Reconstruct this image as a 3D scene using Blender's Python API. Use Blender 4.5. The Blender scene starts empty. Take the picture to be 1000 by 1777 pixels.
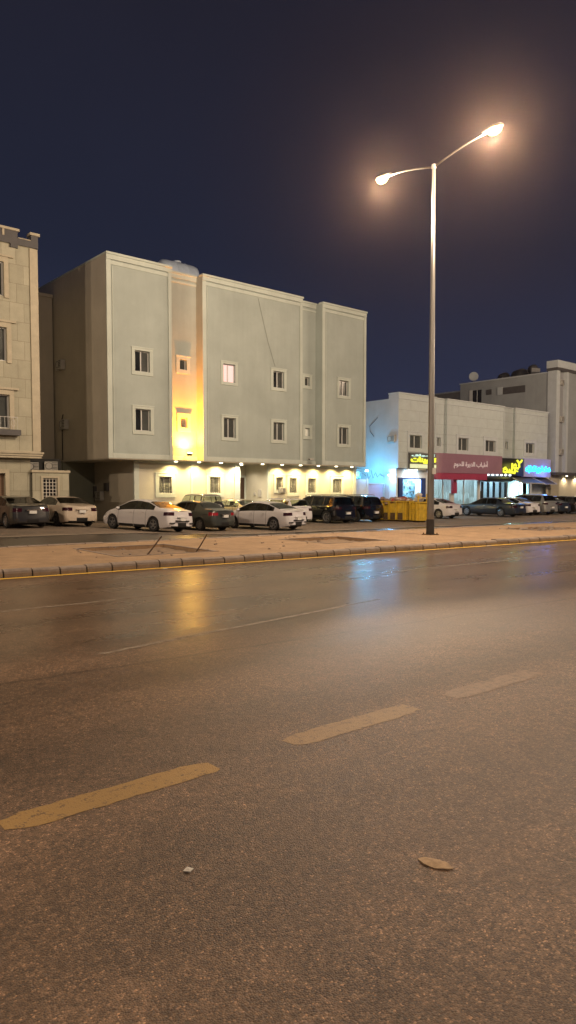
import bpy, bmesh, math, random
from mathutils import Vector, Matrix
R = math.radians
random.seed(7)
SC = bpy.context.scene
COL = SC.collection

# ------------------------------------------------------------------ camera
cam = bpy.data.cameras.new("camera"); camo = bpy.data.objects.new("camera", cam); COL.objects.link(camo)
camo.location = (0, 0, 1.9)
camo.rotation_euler = (R(90 - 3.0), 0, R(49.4 - 90))
cam.sensor_width = 36; cam.sensor_fit = 'AUTO'; cam.lens = 1250 / 1777 * 36
cam.shift_y = 29.0 / 1777
cam.clip_end = 2000; cam.clip_start = 0.05
SC.camera = camo

# ------------------------------------------------------------------ night sky
w = bpy.data.worlds.new("World"); SC.world = w; w.use_nodes = True
nt = w.node_tree; nt.nodes.clear()
wo = nt.nodes.new('ShaderNodeOutputWorld'); bg = nt.nodes.new('ShaderNodeBackground')
tc = nt.nodes.new('ShaderNodeTexCoord'); sx = nt.nodes.new('ShaderNodeSeparateXYZ')
cr = nt.nodes.new('ShaderNodeValToRGB')
nt.links.new(tc.outputs['Generated'], sx.inputs[0]); nt.links.new(sx.outputs['Z'], cr.inputs[0])
e = cr.color_ramp.elements
e[0].position = 0.0; e[0].color = (0.034, 0.038, 0.076, 1)
e[1].position = 1.0; e[1].color = (0.014, 0.013, 0.021, 1)
for p, c in ((0.14, (0.023, 0.028, 0.058)), (0.30, (0.015, 0.0185, 0.037)), (0.55, (0.0145, 0.0150, 0.027))):
    k = e.new(p); k.color = (*c, 1)
ns = nt.nodes.new('ShaderNodeTexNoise'); ns.inputs['Scale'].default_value = 2.2; ns.inputs['Detail'].default_value = 5
mr = nt.nodes.new('ShaderNodeMapRange'); mr.inputs[3].default_value = 0.78; mr.inputs[4].default_value = 1.22
nt.links.new(tc.outputs['Generated'], ns.inputs['Vector']); nt.links.new(ns.outputs[0], mr.inputs[0])
nt.links.new(cr.outputs[0], bg.inputs[0]); nt.links.new(mr.outputs[0], bg.inputs[1]); nt.links.new(bg.outputs[0], wo.inputs[0])

SC.view_settings.view_transform = 'Standard'; SC.view_settings.look = 'None'
SC.view_settings.exposure = 0.0; SC.view_settings.gamma = 1.0
cy = SC.cycles
cy.max_bounces = 5; cy.diffuse_bounces = 2; cy.glossy_bounces = 3; cy.transmission_bounces = 3; cy.transparent_max_bounces = 6
cy.sample_clamp_indirect = 3.0; cy.sample_clamp_direct = 0; cy.use_denoising = True; cy.use_light_tree = True
cy.caustics_reflective = False; cy.caustics_refractive = False

# light levels
STREET = (1.0, 0.76, 0.53); STREET_W = 5600.0
FLOOD = (1.0, 0.27, 0.012); DOWN = (1.0, 0.73, 0.30); BLUE = (0.20, 0.56, 1.0)

# ------------------------------------------------------------------ helpers
def tag(o, label=None, cat=None, group=None, kind=None):
    if label: o['label'] = label
    if cat: o['category'] = cat
    if group: o['group'] = group
    if kind: o['kind'] = kind
    return o

def empty(name, loc=(0, 0, 0), rz=0.0, label=None, cat=None, group=None):
    o = bpy.data.objects.new(name, None); COL.objects.link(o)
    o.location = loc; o.rotation_euler = (0, 0, rz); o.empty_display_size = 0.2
    return tag(o, label, cat, group)

class MB:
    def __init__(s): s.v = []; s.f = []
    def add(s, vs, fs):
        n = len(s.v); s.v += [tuple(p) for p in vs]; s.f += [tuple(i + n for i in f) for f in fs]; return s
    def quad(s, a, b, c, d): return s.add([a, b, c, d], [(0, 1, 2, 3)])
    def box(s, x0, x1, y0, y1, z0, z1):
        return s.add([(x0, y0, z0), (x1, y0, z0), (x1, y1, z0), (x0, y1, z0), (x0, y0, z1), (x1, y0, z1), (x1, y1, z1), (x0, y1, z1)],
                     [(0, 3, 2, 1), (4, 5, 6, 7), (0, 1, 5, 4), (1, 2, 6, 5), (2, 3, 7, 6), (3, 0, 4, 7)])
    def prism(s, pts, lo, hi, axis='z'):
        n = len(pts)
        def P(p, t): return (p[0], p[1], t) if axis == 'z' else ((p[0], t, p[1]) if axis == 'y' else (t, p[0], p[1]))
        vs = [P(p, lo) for p in pts] + [P(p, hi) for p in pts]
        return s.add(vs, [tuple(range(n))[::-1], tuple(range(n, 2 * n))] + [(i, (i + 1) % n, n + (i + 1) % n, n + i) for i in range(n)])
    def tube(s, pts, r, n=8, caps=True):
        pts = [Vector(p) for p in pts]; rr = r if isinstance(r, (list, tuple)) else [r] * len(pts)
        rings = []; up0 = Vector((0, 0, 1))
        for i, p in enumerate(pts):
            d = (pts[min(i + 1, len(pts) - 1)] - pts[max(i - 1, 0)]).normalized()
            u = up0 if abs(d.dot(up0)) < .95 else Vector((1, 0, 0))
            a = d.cross(u).normalized(); b = d.cross(a).normalized()
            rings.append([p + (a * math.cos(2 * math.pi * k / n) + b * math.sin(2 * math.pi * k / n)) * rr[i] for k in range(n)])
        base = len(s.v); s.v += [tuple(q) for rg in rings for q in rg]
        for i in range(len(pts) - 1):
            for k in range(n):
                a = base + i * n + k; b = base + i * n + (k + 1) % n
                s.f.append((a, b, b + n, a + n))
        if caps:
            s.f.append(tuple(base + k for k in range(n))[::-1]); s.f.append(tuple(base + (len(pts) - 1) * n + k for k in range(n)))
        return s
    def lathe(s, prof, axis_pt, axis='y', n=24):
        # prof: (r, t) along axis
        base = len(s.v)
        for (r, t) in prof:
            for k in range(n):
                c, q = math.cos(2 * math.pi * k / n) * r, math.sin(2 * math.pi * k / n) * r
                if axis == 'y': s.v.append((axis_pt[0] + c, axis_pt[1] + t, axis_pt[2] + q))
                elif axis == 'x': s.v.append((axis_pt[0] + t, axis_pt[1] + c, axis_pt[2] + q))
                else: s.v.append((axis_pt[0] + c, axis_pt[1] + q, axis_pt[2] + t))
        for i in range(len(prof) - 1):
            for k in range(n):
                a = base + i * n + k; b = base + i * n + (k + 1) % n
                s.f.append((a, b, b + n, a + n))
        return s
    def ring(s, x0, x1, z0, z1, t, y0, y1, tb=None):
        tb = t if tb is None else tb
        s.box(x0, x1, y0, y1, z1 - t, z1); s.box(x0, x1, y0, y1, z0, z0 + tb)
        s.box(x0, x0 + t, y0, y1, z0 + tb, z1 - t); s.box(x1 - t, x1, y0, y1, z0 + tb, z1 - t); return s
    def xf(s, M):
        s.v = [tuple(M @ Vector(p)) for p in s.v]; return s
    def build(s, name, mat, parent=None, smooth=False, bevel=0, recalc=True, loc=None, rz=None):
        me = bpy.data.meshes.new(name); me.from_pydata(s.v, [], s.f); me.update()
        if recalc or bevel:
            bm = bmesh.new(); bm.from_mesh(me)
            if recalc: bmesh.ops.recalc_face_normals(bm, faces=bm.faces)
            bm.to_mesh(me); bm.free()
        if mat: me.materials.append(mat)
        if smooth:
            for p in me.polygons: p.use_smooth = True
        o = bpy.data.objects.new(name, me); COL.objects.link(o)
        if parent: o.parent = parent
        if loc: o.location = loc
        if rz is not None: o.rotation_euler = (0, 0, rz)
        if bevel:
            m = o.modifiers.new('bevel', 'BEVEL'); m.width = bevel; m.segments = 2; m.limit_method = 'ANGLE'
        return o

def smooth_angle(o, ang=35):
    me = o.data
    for p in me.polygons: p.use_smooth = True
    bm = bmesh.new(); bm.from_mesh(me)
    for ed in bm.edges:
        if len(ed.link_faces) == 2 and ed.calc_face_angle(0) > R(ang): ed.smooth = False
    bm.to_mesh(me); bm.free(); return o

# ------------------------------------------------------------------ materials
def mat(name, col, rough=.6, metal=0, spec=.5, coat=0, emit=None, estr=0, trans=None, noise=None, bump=None):
    m = bpy.data.materials.new(name); m.use_nodes = True; t = m.node_tree; b = t.nodes['Principled BSDF']
    b.inputs['Base Color'].default_value = (*col, 1); b.inputs['Roughness'].default_value = rough
    b.inputs['Metallic'].default_value = metal; b.inputs['Specular IOR Level'].default_value = spec
    b.inputs['Coat Weight'].default_value = coat; b.inputs['Coat Roughness'].default_value = .04
    if emit: b.inputs['Emission Color'].default_value = (*emit, 1); b.inputs['Emission Strength'].default_value = estr
    co = t.nodes.new('ShaderNodeTexCoord')
    if noise:  # (scale, amount, [stretch z])
        sc, am = noise[:2]
        mp = t.nodes.new('ShaderNodeMapping'); t.links.new(co.outputs['Object'], mp.inputs[0])
        if len(noise) > 2: mp.inputs['Scale'].default_value = noise[2]
        n1 = t.nodes.new('ShaderNodeTexNoise'); n1.inputs['Scale'].default_value = sc; n1.inputs['Detail'].default_value = 6
        n1.inputs['Roughness'].default_value = .65
        t.links.new(mp.outputs[0], n1.inputs['Vector'])
        r_ = t.nodes.new('ShaderNodeMapRange'); r_.inputs[1].default_value = .3; r_.inputs[2].default_value = .7
        r_.inputs[3].default_value = 1 - am; r_.inputs[4].default_value = 1 + am
        t.links.new(n1.outputs[0], r_.inputs[0])
        mx = t.nodes.new('ShaderNodeVectorMath'); mx.operation = 'SCALE'; mx.inputs[0].default_value = col
        t.links.new(r_.outputs[0], mx.inputs['Scale']); t.links.new(mx.outputs[0], b.inputs['Base Color'])
    if bump:
        n2 = t.nodes.new('ShaderNodeTexNoise'); n2.inputs['Scale'].default_value = bump[0]; n2.inputs['Detail'].default_value = 4
        t.links.new(co.outputs['Object'], n2.inputs['Vector'])
        bp = t.nodes.new('ShaderNodeBump'); bp.inputs['Strength'].default_value = bump[1]; bp.inputs['Distance'].default_value = bump[2] if len(bump) > 2 else .01
        t.links.new(n2.outputs[0], bp.inputs['Height']); t.links.new(bp.outputs[0], b.inputs['Normal'])
    if trans:  # tinted see-through pane
        tr = t.nodes.new('ShaderNodeBsdfTransparent'); tr.inputs[0].default_value = (*trans, 1)
        gl = t.nodes.new('ShaderNodeBsdfGlossy'); gl.inputs['Roughness'].default_value = rough
        fr = t.nodes.new('ShaderNodeFresnel'); fr.inputs[0].default_value = 1.5
        ge = t.nodes.new('ShaderNodeNewGeometry'); iv = t.nodes.new('ShaderNodeMath'); iv.operation = 'SUBTRACT'; iv.inputs[0].default_value = 1; t.links.new(ge.outputs['Backfacing'], iv.inputs[1])
        mm = t.nodes.new('ShaderNodeMath'); mm.operation = 'MULTIPLY'; t.links.new(fr.outputs[0], mm.inputs[0]); t.links.new(iv.outputs[0], mm.inputs[1])
        ms = t.nodes.new('ShaderNodeMixShader'); t.links.new(mm.outputs[0], ms.inputs[0])
        t.links.new(tr.outputs[0], ms.inputs[1]); t.links.new(gl.outputs[0], ms.inputs[2])
        t.links.new(ms.outputs[0], t.nodes['Material Output'].inputs[0])
    return m

def glow(name, col, strength):
    m = bpy.data.materials.new(name); m.use_nodes = True; t = m.node_tree; t.nodes.clear()
    o = t.nodes.new('ShaderNodeOutputMaterial'); e_ = t.nodes.new('ShaderNodeEmission')
    e_.inputs[0].default_value = (*col, 1); e_.inputs[1].default_value = strength
    t.links.new(e_.outputs[0], o.inputs[0]); return m

def N(t, kind, **kw):
    n = t.nodes.new(kind)
    for k, v in kw.items(): setattr(n, k, v)
    return n

def asphalt(name, base, rough=(.38, .62), agg=120.0, bumpd=.0045, polish=True, marks=True, dust=None):
    m = bpy.data.materials.new(name); m.use_nodes = True; t = m.node_tree; L = t.links; b = t.nodes['Principled BSDF']
    co = N(t, 'ShaderNodeTexCoord')
    vo = N(t, 'ShaderNodeTexVoronoi'); vo.inputs['Scale'].default_value = agg
    L.new(co.outputs['Object'], vo.inputs['Vector'])
    n0 = N(t, 'ShaderNodeTexNoise'); n0.inputs['Scale'].default_value = 38; n0.inputs['Detail'].default_value = 8; n0.inputs['Roughness'].default_value = .7
    L.new(co.outputs['Object'], n0.inputs['Vector'])
    # grains: random brightness per stone
    sp = N(t, 'ShaderNodeSeparateColor'); L.new(vo.outputs['Color'], sp.inputs[0])
    gr = N(t, 'ShaderNodeValToRGB'); el = gr.color_ramp.elements
    el[0].position = 0; el[0].color = (.40, .40, .40, 1); el[1].position = 1; el[1].color = (3.4, 3.2, 2.9, 1)
    for p, v in ((.25, .68), (.66, 1.0), (.89, 1.4), (.965, 2.2)):
        q = el.new(p); q.color = (v, v, v, 1)
    L.new(sp.outputs[0], gr.inputs[0])
    v2 = N(t, 'ShaderNodeTexVoronoi'); v2.inputs['Scale'].default_value = agg * .37; L.new(co.outputs['Object'], v2.inputs['Vector'])
    s2 = N(t, 'ShaderNodeSeparateColor'); L.new(v2.outputs['Color'], s2.inputs[0])
    g2 = N(t, 'ShaderNodeMapRange'); g2.inputs[3].default_value = .74; g2.inputs[4].default_value = 1.26; L.new(s2.outputs[1], g2.inputs[0])
    n9 = N(t, 'ShaderNodeTexNoise'); n9.inputs['Scale'].default_value = 16; n9.inputs['Detail'].default_value = 6; n9.inputs['Roughness'].default_value = .75; L.new(co.outputs['Object'], n9.inputs['Vector'])
    r9 = N(t, 'ShaderNodeMapRange'); r9.inputs[1].default_value = .32; r9.inputs[2].default_value = .68; r9.inputs[3].default_value = .70; r9.inputs[4].default_value = 1.30; L.new(n9.outputs[0], r9.inputs[0])
    m9 = N(t, 'ShaderNodeMath', operation='MULTIPLY'); L.new(g2.outputs[0], m9.inputs[0]); L.new(r9.outputs[0], m9.inputs[1])
    # blotches
    mp = N(t, 'ShaderNodeMapping'); mp.inputs['Scale'].default_value = (.16, .5, 1); L.new(co.outputs['Object'], mp.inputs[0])
    n1 = N(t, 'ShaderNodeTexNoise'); n1.inputs['Scale'].default_value = 1.5; n1.inputs['Detail'].default_value = 7; n1.inputs['Roughness'].default_value = .62
    L.new(mp.outputs[0], n1.inputs['Vector'])
    r1 = N(t, 'ShaderNodeMapRange'); r1.inputs[1].default_value = .3; r1.inputs[2].default_value = .7; r1.inputs[3].default_value = .68; r1.inputs[4].default_value = 1.30
    L.new(n1.outputs[0], r1.inputs[0])
    n3 = N(t, 'ShaderNodeTexNoise'); n3.inputs['Scale'].default_value = 3.2; n3.inputs['Detail'].default_value = 6; n3.inputs['Roughness'].default_value = .7
    L.new(co.outputs['Object'], n3.inputs['Vector'])
    r3 = N(t, 'ShaderNodeMapRange'); r3.inputs[1].default_value = .35; r3.inputs[2].default_value = .65; r3.inputs[3].default_value = .84; r3.inputs[4].default_value = 1.14
    L.new(n3.outputs[0], r3.inputs[0])
    mu = N(t, 'ShaderNodeMath', operation='MULTIPLY'); L.new(r1.outputs[0], mu.inputs[0]); L.new(r3.outputs[0], mu.inputs[1])
    m10 = N(t, 'ShaderNodeMath', operation='MULTIPLY'); L.new(mu.outputs[0], m10.inputs[0]); L.new(m9.outputs[0], m10.inputs[1])
    last = m10.outputs[0]
    if marks:
        sy = N(t, 'ShaderNodeSeparateXYZ'); L.new(co.outputs['Object'], sy.inputs[0])
        # joint between paving passes, wandering slightly; and hairline cracks
        nw = N(t, 'ShaderNodeTexNoise'); nw.inputs['Scale'].default_value = .9; nw.inputs['Detail'].default_value = 5; L.new(co.outputs['Object'], nw.inputs['Vector'])
        mw = N(t, 'ShaderNodeMath', operation='MULTIPLY_ADD'); mw.inputs[1].default_value = .22; L.new(nw.outputs[0], mw.inputs[0]); 
        L.new(sy.outputs['Y'], mw.inputs[2])
        sl = N(t, 'ShaderNodeMath', operation='MULTIPLY_ADD'); sl.inputs[1].default_value = .085; L.new(sy.outputs['X'], sl.inputs[0]); L.new(mw.outputs[0], sl.inputs[2])
        ab = N(t, 'ShaderNodeMath', operation='SUBTRACT'); ab.inputs[1].default_value = 7.48; L.new(sl.outputs[0], ab.inputs[0])
        ac = N(t, 'ShaderNodeMath', operation='ABSOLUTE'); L.new(ab.outputs[0], ac.inputs[0])
        rs = N(t, 'ShaderNodeMapRange'); rs.inputs[1].default_value = .012; rs.inputs[2].default_value = .05; rs.inputs[3].default_value = .62; rs.inputs[4].default_value = 1
        L.new(ac.outputs[0], rs.inputs[0])
        m2 = N(t, 'ShaderNodeMath', operation='MULTIPLY'); L.new(last, m2.inputs[0]); L.new(rs.outputs[0], m2.inputs[1]); last = m2.outputs[0]
        vc = N(t, 'ShaderNodeTexVoronoi', feature='DISTANCE_TO_EDGE'); vc.inputs['Scale'].default_value = .33
        nd = N(t, 'ShaderNodeTexNoise'); nd.inputs['Scale'].default_value = 1.3; nd.inputs['Detail'].default_value = 7; L.new(co.outputs['Object'], nd.inputs['Vector'])
        va = N(t, 'ShaderNodeVectorMath', operation='MULTIPLY_ADD'); va.inputs[1].default_value = (1.3, 1.3, 0); L.new(nd.outputs['Color'], va.inputs[0]); L.new(co.outputs['Object'], va.inputs[2])
        L.new(va.outputs[0], vc.inputs['Vector'])
        rc = N(t, 'ShaderNodeMapRange'); rc.inputs[1].default_value = .0; rc.inputs[2].default_value = .0035; rc.inputs[3].default_value = .62; rc.inputs[4].default_value = 1
        L.new(vc.outputs[0], rc.inputs[0])
        m3 = N(t, 'ShaderNodeMath', operation='MULTIPLY'); L.new(last, m3.inputs[0]); L.new(rc.outputs[0], m3.inputs[1]); last = m3.outputs[0]
        # tyre tracks along the lanes
        tk_ = N(t, 'ShaderNodeMath', operation='MULTIPLY_ADD'); tk_.inputs[1].default_value = .08; L.new(sy.outputs['X'], tk_.inputs[0]); L.new(sy.outputs['Y'], tk_.inputs[2])
        tm = N(t, 'ShaderNodeMath', operation='MULTIPLY'); tm.inputs[1].default_value = 3.45; L.new(tk_.outputs[0], tm.inputs[0])
        ts = N(t, 'ShaderNodeMath', operation='SINE'); L.new(tm.outputs[0], ts.inputs[0])
        tn = N(t, 'ShaderNodeMath', operation='MULTIPLY'); L.new(ts.outputs[0], tn.inputs[0]); L.new(n1.outputs[0], tn.inputs[1])
        tr_ = N(t, 'ShaderNodeMapRange'); tr_.inputs[1].default_value = -.5; tr_.inputs[2].default_value = .5; tr_.inputs[3].default_value = .88; tr_.inputs[4].default_value = 1.10; L.new(tn.outputs[0], tr_.inputs[0])
        m4 = N(t, 'ShaderNodeMath', operation='MULTIPLY'); L.new(last, m4.inputs[0]); L.new(tr_.outputs[0], m4.inputs[1]); last = m4.outputs[0]
        # oil and dirt stains
        no = N(t, 'ShaderNodeTexNoise'); no.inputs['Scale'].default_value = .85; no.inputs['Detail'].default_value = 9; no.inputs['Roughness'].default_value = .68; L.new(co.outputs['Object'], no.inputs['Vector'])
        ro = N(t, 'ShaderNodeMapRange'); ro.inputs[1].default_value = .30; ro.inputs[2].default_value = .42; ro.inputs[3].default_value = .70; ro.inputs[4].default_value = 1; L.new(no.outputs[0], ro.inputs[0])
        m5 = N(t, 'ShaderNodeMath', operation='MULTIPLY'); L.new(last, m5.inputs[0]); L.new(ro.outputs[0], m5.inputs[1]); last = m5.outputs[0]
    if marks:   # grain is coarser and more open in some stretches than in others
        gm = N(t, 'ShaderNodeMapRange'); gm.inputs[1].default_value = .38; gm.inputs[2].default_value = .62; gm.inputs[3].default_value = .7; gm.inputs[4].default_value = 1; L.new(no.outputs[0], gm.inputs[0])
        gx = N(t, 'ShaderNodeMix', data_type='RGBA'); gx.inputs['A'].default_value = (1, .98, .95, 1); L.new(gm.outputs[0], gx.inputs['Factor']); L.new(gr.outputs[0], gx.inputs['B'])
        grain = gx.outputs['Result']
    else: grain = gr.outputs[0]
    sc = N(t, 'ShaderNodeVectorMath', operation='SCALE'); L.new(grain, sc.inputs[0]); L.new(last, sc.inputs['Scale'])
    mc = N(t, 'ShaderNodeVectorMath', operation='MULTIPLY'); mc.inputs[1].default_value = base; L.new(sc.outputs[0], mc.inputs[0])
    out = mc.outputs[0]
    if dust:
        rd = N(t, 'ShaderNodeMapRange'); rd.inputs[1].default_value = .45; rd.inputs[2].default_value = .62; rd.inputs[3].default_value = 0; rd.inputs[4].default_value = .8
        nd2 = N(t, 'ShaderNodeTexNoise'); nd2.inputs['Scale'].default_value = .45; nd2.inputs['Detail'].default_value = 8; nd2.inputs['Roughness'].default_value = .7
        L.new(co.outputs['Object'], nd2.inputs['Vector']); L.new(nd2.outputs[0], rd.inputs[0])
        mixd = N(t, 'ShaderNodeMix', data_type='RGBA'); L.new(rd.outputs[0], mixd.inputs['Factor']); L.new(out, mixd.inputs['A']); mixd.inputs['B'].default_value = (*dust, 1)
        out = mixd.outputs['Result']
    L.new(out, b.inputs['Base Color'])
    # roughness: worn lanes are smoother
    rr = N(t, 'ShaderNodeMapRange'); rr.inputs[1].default_value = .3; rr.inputs[2].default_value = .7; rr.inputs[3].default_value = rough[0]; rr.inputs[4].default_value = rough[1]
    L.new(n1.outputs[0], rr.inputs[0])
    rsum = rr.outputs[0]
    if polish:
        sy2 = N(t, 'ShaderNodeSeparateXYZ'); L.new(co.outputs['Object'], sy2.inputs[0])
        pr = N(t, 'ShaderNodeMapRange'); pr.inputs[1].default_value = 4.5; pr.inputs[2].default_value = 8.5; pr.inputs[3].default_value = .22; pr.inputs[4].default_value = 0
        L.new(sy2.outputs['Y'], pr.inputs[0])
        ad = N(t, 'ShaderNodeMath', operation='ADD'); L.new(rsum, ad.inputs[0]); L.new(pr.outputs[0], ad.inputs[1]); rsum = ad.outputs[0]
    L.new(rsum, b.inputs['Roughness'])
    hd = N(t, 'ShaderNodeMath', operation='MULTIPLY_ADD'); hd.inputs[1].default_value = -.9; L.new(vo.outputs['Distance'], hd.inputs[0]); L.new(n0.outputs[0], hd.inputs[2])
    bp = N(t, 'ShaderNodeBump'); bp.inputs['Strength'].default_value = .85; bp.inputs['Distance'].default_value = bumpd
    if polish:
        ps = N(t, 'ShaderNodeMapRange'); ps.inputs[1].default_value = 4.5; ps.inputs[2].default_value = 8.5; ps.inputs[3].default_value = .9; ps.inputs[4].default_value = .12
        L.new(sy2.outputs['Y'], ps.inputs[0]); L.new(ps.outputs[0], bp.inputs['Strength'])
    L.new(hd.outputs[0], bp.inputs['Height'])
    L.new(bp.outputs[0], b.inputs['Normal'])
    b.inputs['Specular IOR Level'].default_value = .5
    return m

def brick_mat(name, c1, c2, cm, bw, rh, mortar=.012, offset=.5, rough=.6, axes='XZ', vary=.10):
    m = bpy.data.materials.new(name); m.use_nodes = True; t = m.node_tree; L = t.links; b = t.nodes['Principled BSDF']
    co = N(t, 'ShaderNodeTexCoord'); s = N(t, 'ShaderNodeSeparateXYZ'); L.new(co.outputs['Object'], s.inputs[0])
    ad = N(t, 'ShaderNodeMath', operation='ADD')
    c = N(t, 'ShaderNodeCombineXYZ')
    if axes == 'XZ':
        L.new(s.outputs['X'], ad.inputs[0]); L.new(s.outputs['Y'], ad.inputs[1]); L.new(ad.outputs[0], c.inputs[0]); L.new(s.outputs['Z'], c.inputs[1])
    else:
        L.new(s.outputs['X'], c.inputs[0]); L.new(s.outputs['Y'], c.inputs[1])
    br = N(t, 'ShaderNodeTexBrick'); br.offset = offset
    L.new(c.outputs[0], br.inputs['Vector'])
    br.inputs['Scale'].default_value = 1; br.inputs['Brick Width'].default_value = bw; br.inputs['Row Height'].default_value = rh
    br.inputs['Mortar Size'].default_value = mortar; br.inputs['Mortar Smooth'].default_value = .3; br.inputs['Bias'].default_value = -.2
    br.inputs['Color1'].default_value = (*c1, 1); br.inputs['Color2'].default_value = (*c2, 1); br.inputs['Mortar'].default_value = (*cm, 1)
    n = N(t, 'ShaderNodeTexNoise'); n.inputs['Scale'].default_value = 1.7; n.inputs['Detail'].default_value = 7; n.inputs['Roughness'].default_value = .65
    L.new(co.outputs['Object'], n.inputs['Vector'])
    r = N(t, 'ShaderNodeMapRange'); r.inputs[1].default_value = .3; r.inputs[2].default_value = .7; r.inputs[3].default_value = 1 - vary; r.inputs[4].default_value = 1 + vary
    L.new(n.outputs[0], r.inputs[0])
    sc = N(t, 'ShaderNodeVectorMath', operation='SCALE'); L.new(br.outputs[0], sc.inputs[0]); L.new(r.outputs[0], sc.inputs['Scale'])
    L.new(sc.outputs[0], b.inputs['Base Color']); b.inputs['Roughness'].default_value = rough
    bp = N(t, 'ShaderNodeBump'); bp.inputs['Strength'].default_value = .5; bp.inputs['Distance'].default_value = .01; bp.invert = True
    L.new(br.outputs['Fac'], bp.inputs['Height']); L.new(bp.outputs[0], b.inputs['Normal'])
    return m

def stucco(name, col, streak=.045):
    """painted render: fine grain, broad patches and faint vertical run-off streaks"""
    m = bpy.data.materials.new(name); m.use_nodes = True; t = m.node_tree; L = t.links; b = t.nodes['Principled BSDF']
    co = N(t, 'ShaderNodeTexCoord')
    n1 = N(t, 'ShaderNodeTexNoise'); n1.inputs['Scale'].default_value = .55; n1.inputs['Detail'].default_value = 6; n1.inputs['Roughness'].default_value = .6; L.new(co.outputs['Object'], n1.inputs['Vector'])
    mp = N(t, 'ShaderNodeMapping'); mp.inputs['Scale'].default_value = (2.2, 2.2, .13); L.new(co.outputs['Object'], mp.inputs[0])
    n2 = N(t, 'ShaderNodeTexNoise'); n2.inputs['Scale'].default_value = 1.5; n2.inputs['Detail'].default_value = 7; n2.inputs['Roughness'].default_value = .7; L.new(mp.outputs[0], n2.inputs['Vector'])
    a1 = N(t, 'ShaderNodeMapRange'); a1.inputs[1].default_value = .3; a1.inputs[2].default_value = .7; a1.inputs[3].default_value = .90; a1.inputs[4].default_value = 1.08; L.new(n1.outputs[0], a1.inputs[0])
    a2 = N(t, 'ShaderNodeMapRange'); a2.inputs[1].default_value = .35; a2.inputs[2].default_value = .65; a2.inputs[3].default_value = 1 - streak; a2.inputs[4].default_value = 1 + streak * .3; L.new(n2.outputs[0], a2.inputs[0])
    mu = N(t, 'ShaderNodeMath', operation='MULTIPLY'); L.new(a1.outputs[0], mu.inputs[0]); L.new(a2.outputs[0], mu.inputs[1])
    sc = N(t, 'ShaderNodeVectorMath', operation='SCALE'); sc.inputs[0].default_value = col; L.new(mu.outputs[0], sc.inputs['Scale']); L.new(sc.outputs[0], b.inputs['Base Color'])
    b.inputs['Roughness'].default_value = .85; b.inputs['Specular IOR Level'].default_value = .25
    n4 = N(t, 'ShaderNodeTexNoise'); n4.inputs['Scale'].default_value = 22; n4.inputs['Detail'].default_value = 5; L.new(co.outputs['Object'], n4.inputs['Vector'])
    bp = N(t, 'ShaderNodeBump'); bp.inputs['Strength'].default_value = .35; bp.inputs['Distance'].default_value = .01; L.new(n4.outputs[0], bp.inputs['Height']); L.new(bp.outputs[0], b.inputs['Normal'])
    return m

def worn_paint(name, col, under, scale=7.0, lo=.42, hi=.6):
    m = bpy.data.materials.new(name); m.use_nodes = True; t = m.node_tree; L = t.links; b = t.nodes['Principled BSDF']
    co = N(t, 'ShaderNodeTexCoord')
    n = N(t, 'ShaderNodeTexNoise'); n.inputs['Scale'].default_value = scale; n.inputs['Detail'].default_value = 10; n.inputs['Roughness'].default_value = .75; L.new(co.outputs['Object'], n.inputs['Vector'])
    v = N(t, 'ShaderNodeTexVoronoi'); v.inputs['Scale'].default_value = 90; L.new(co.outputs['Object'], v.inputs['Vector'])
    s = N(t, 'ShaderNodeMath', operation='MULTIPLY_ADD'); s.inputs[1].default_value = .16; L.new(v.outputs['Distance'], s.inputs[0]); L.new(n.outputs[0], s.inputs[2])
    r = N(t, 'ShaderNodeMapRange'); r.inputs[1].default_value = lo; r.inputs[2].default_value = hi; L.new(s.outputs[0], r.inputs[0])
    mx = N(t, 'ShaderNodeMix', data_type='RGBA'); L.new(r.outputs[0], mx.inputs['Factor']); mx.inputs['A'].default_value = (*col, 1); mx.inputs['B'].default_value = (*under, 1)
    L.new(mx.outputs['Result'], b.inputs['Base Color']); b.inputs['Roughness'].default_value = .6
    bp = N(t, 'ShaderNodeBump'); bp.inputs['Strength'].default_value = .6; bp.inputs['Distance'].default_value = .003; L.new(v.outputs['Distance'], bp.inputs['Height']); L.new(bp.outputs[0], b.inputs['Normal'])
    return m

M = {}
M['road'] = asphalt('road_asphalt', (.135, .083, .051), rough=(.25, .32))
M['service'] = asphalt('service_asphalt', (.070, .056, .044), rough=(.24, .36), bumpd=.0006, polish=False, marks=False, agg=60)
M['lot'] = asphalt('dusty_concrete', (.17, .135, .105), rough=(.55, .75), polish=False, marks=False, agg=50, dust=(.23, .175, .13))
M['lotpale'] = mat('gutter_concrete', (.34, .28, .22), .6, noise=(3, .15))
M['sand'] = mat('sand', (.25, .175, .115), .95, noise=(4, .25), bump=(30, .8, .02))
M['pavers'] = brick_mat('island_pavers', (.36, .235, .135), (.41, .27, .155), (.27, .18, .11), .22, .11, .008, .5, .8, 'XY', .22)
M['kerb'] = mat('kerb_concrete', (.27, .215, .175), .8, noise=(5, .22), bump=(40, .5))
M['kerbgap'] = mat('kerb_joint', (.05, .04, .03), .9)
M['yellowline'] = worn_paint('edge_line_paint', (.80, .50, .07), (.20, .13, .07), 5, .62, .78)
M['dash1'] = worn_paint('worn_yellow_paint', (.34, .21, .075), (.125, .080, .050), 14, .62, .72)
M['dash2'] = worn_paint('more_worn_yellow_paint', (.28, .18, .09), (.125, .080, .050), 14, .60, .70)
M['dash3'] = worn_paint('faded_pinkish_paint', (.235, .15, .095), (.135, .085, .052), 14, .54, .68)
M['thin'] = worn_paint('thin_lane_paint', (.30, .25, .19), (.14, .10, .07), 8, .50, .66)
M['B'] = stucco('grey_green_render', (.400, .448, .422))
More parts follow.
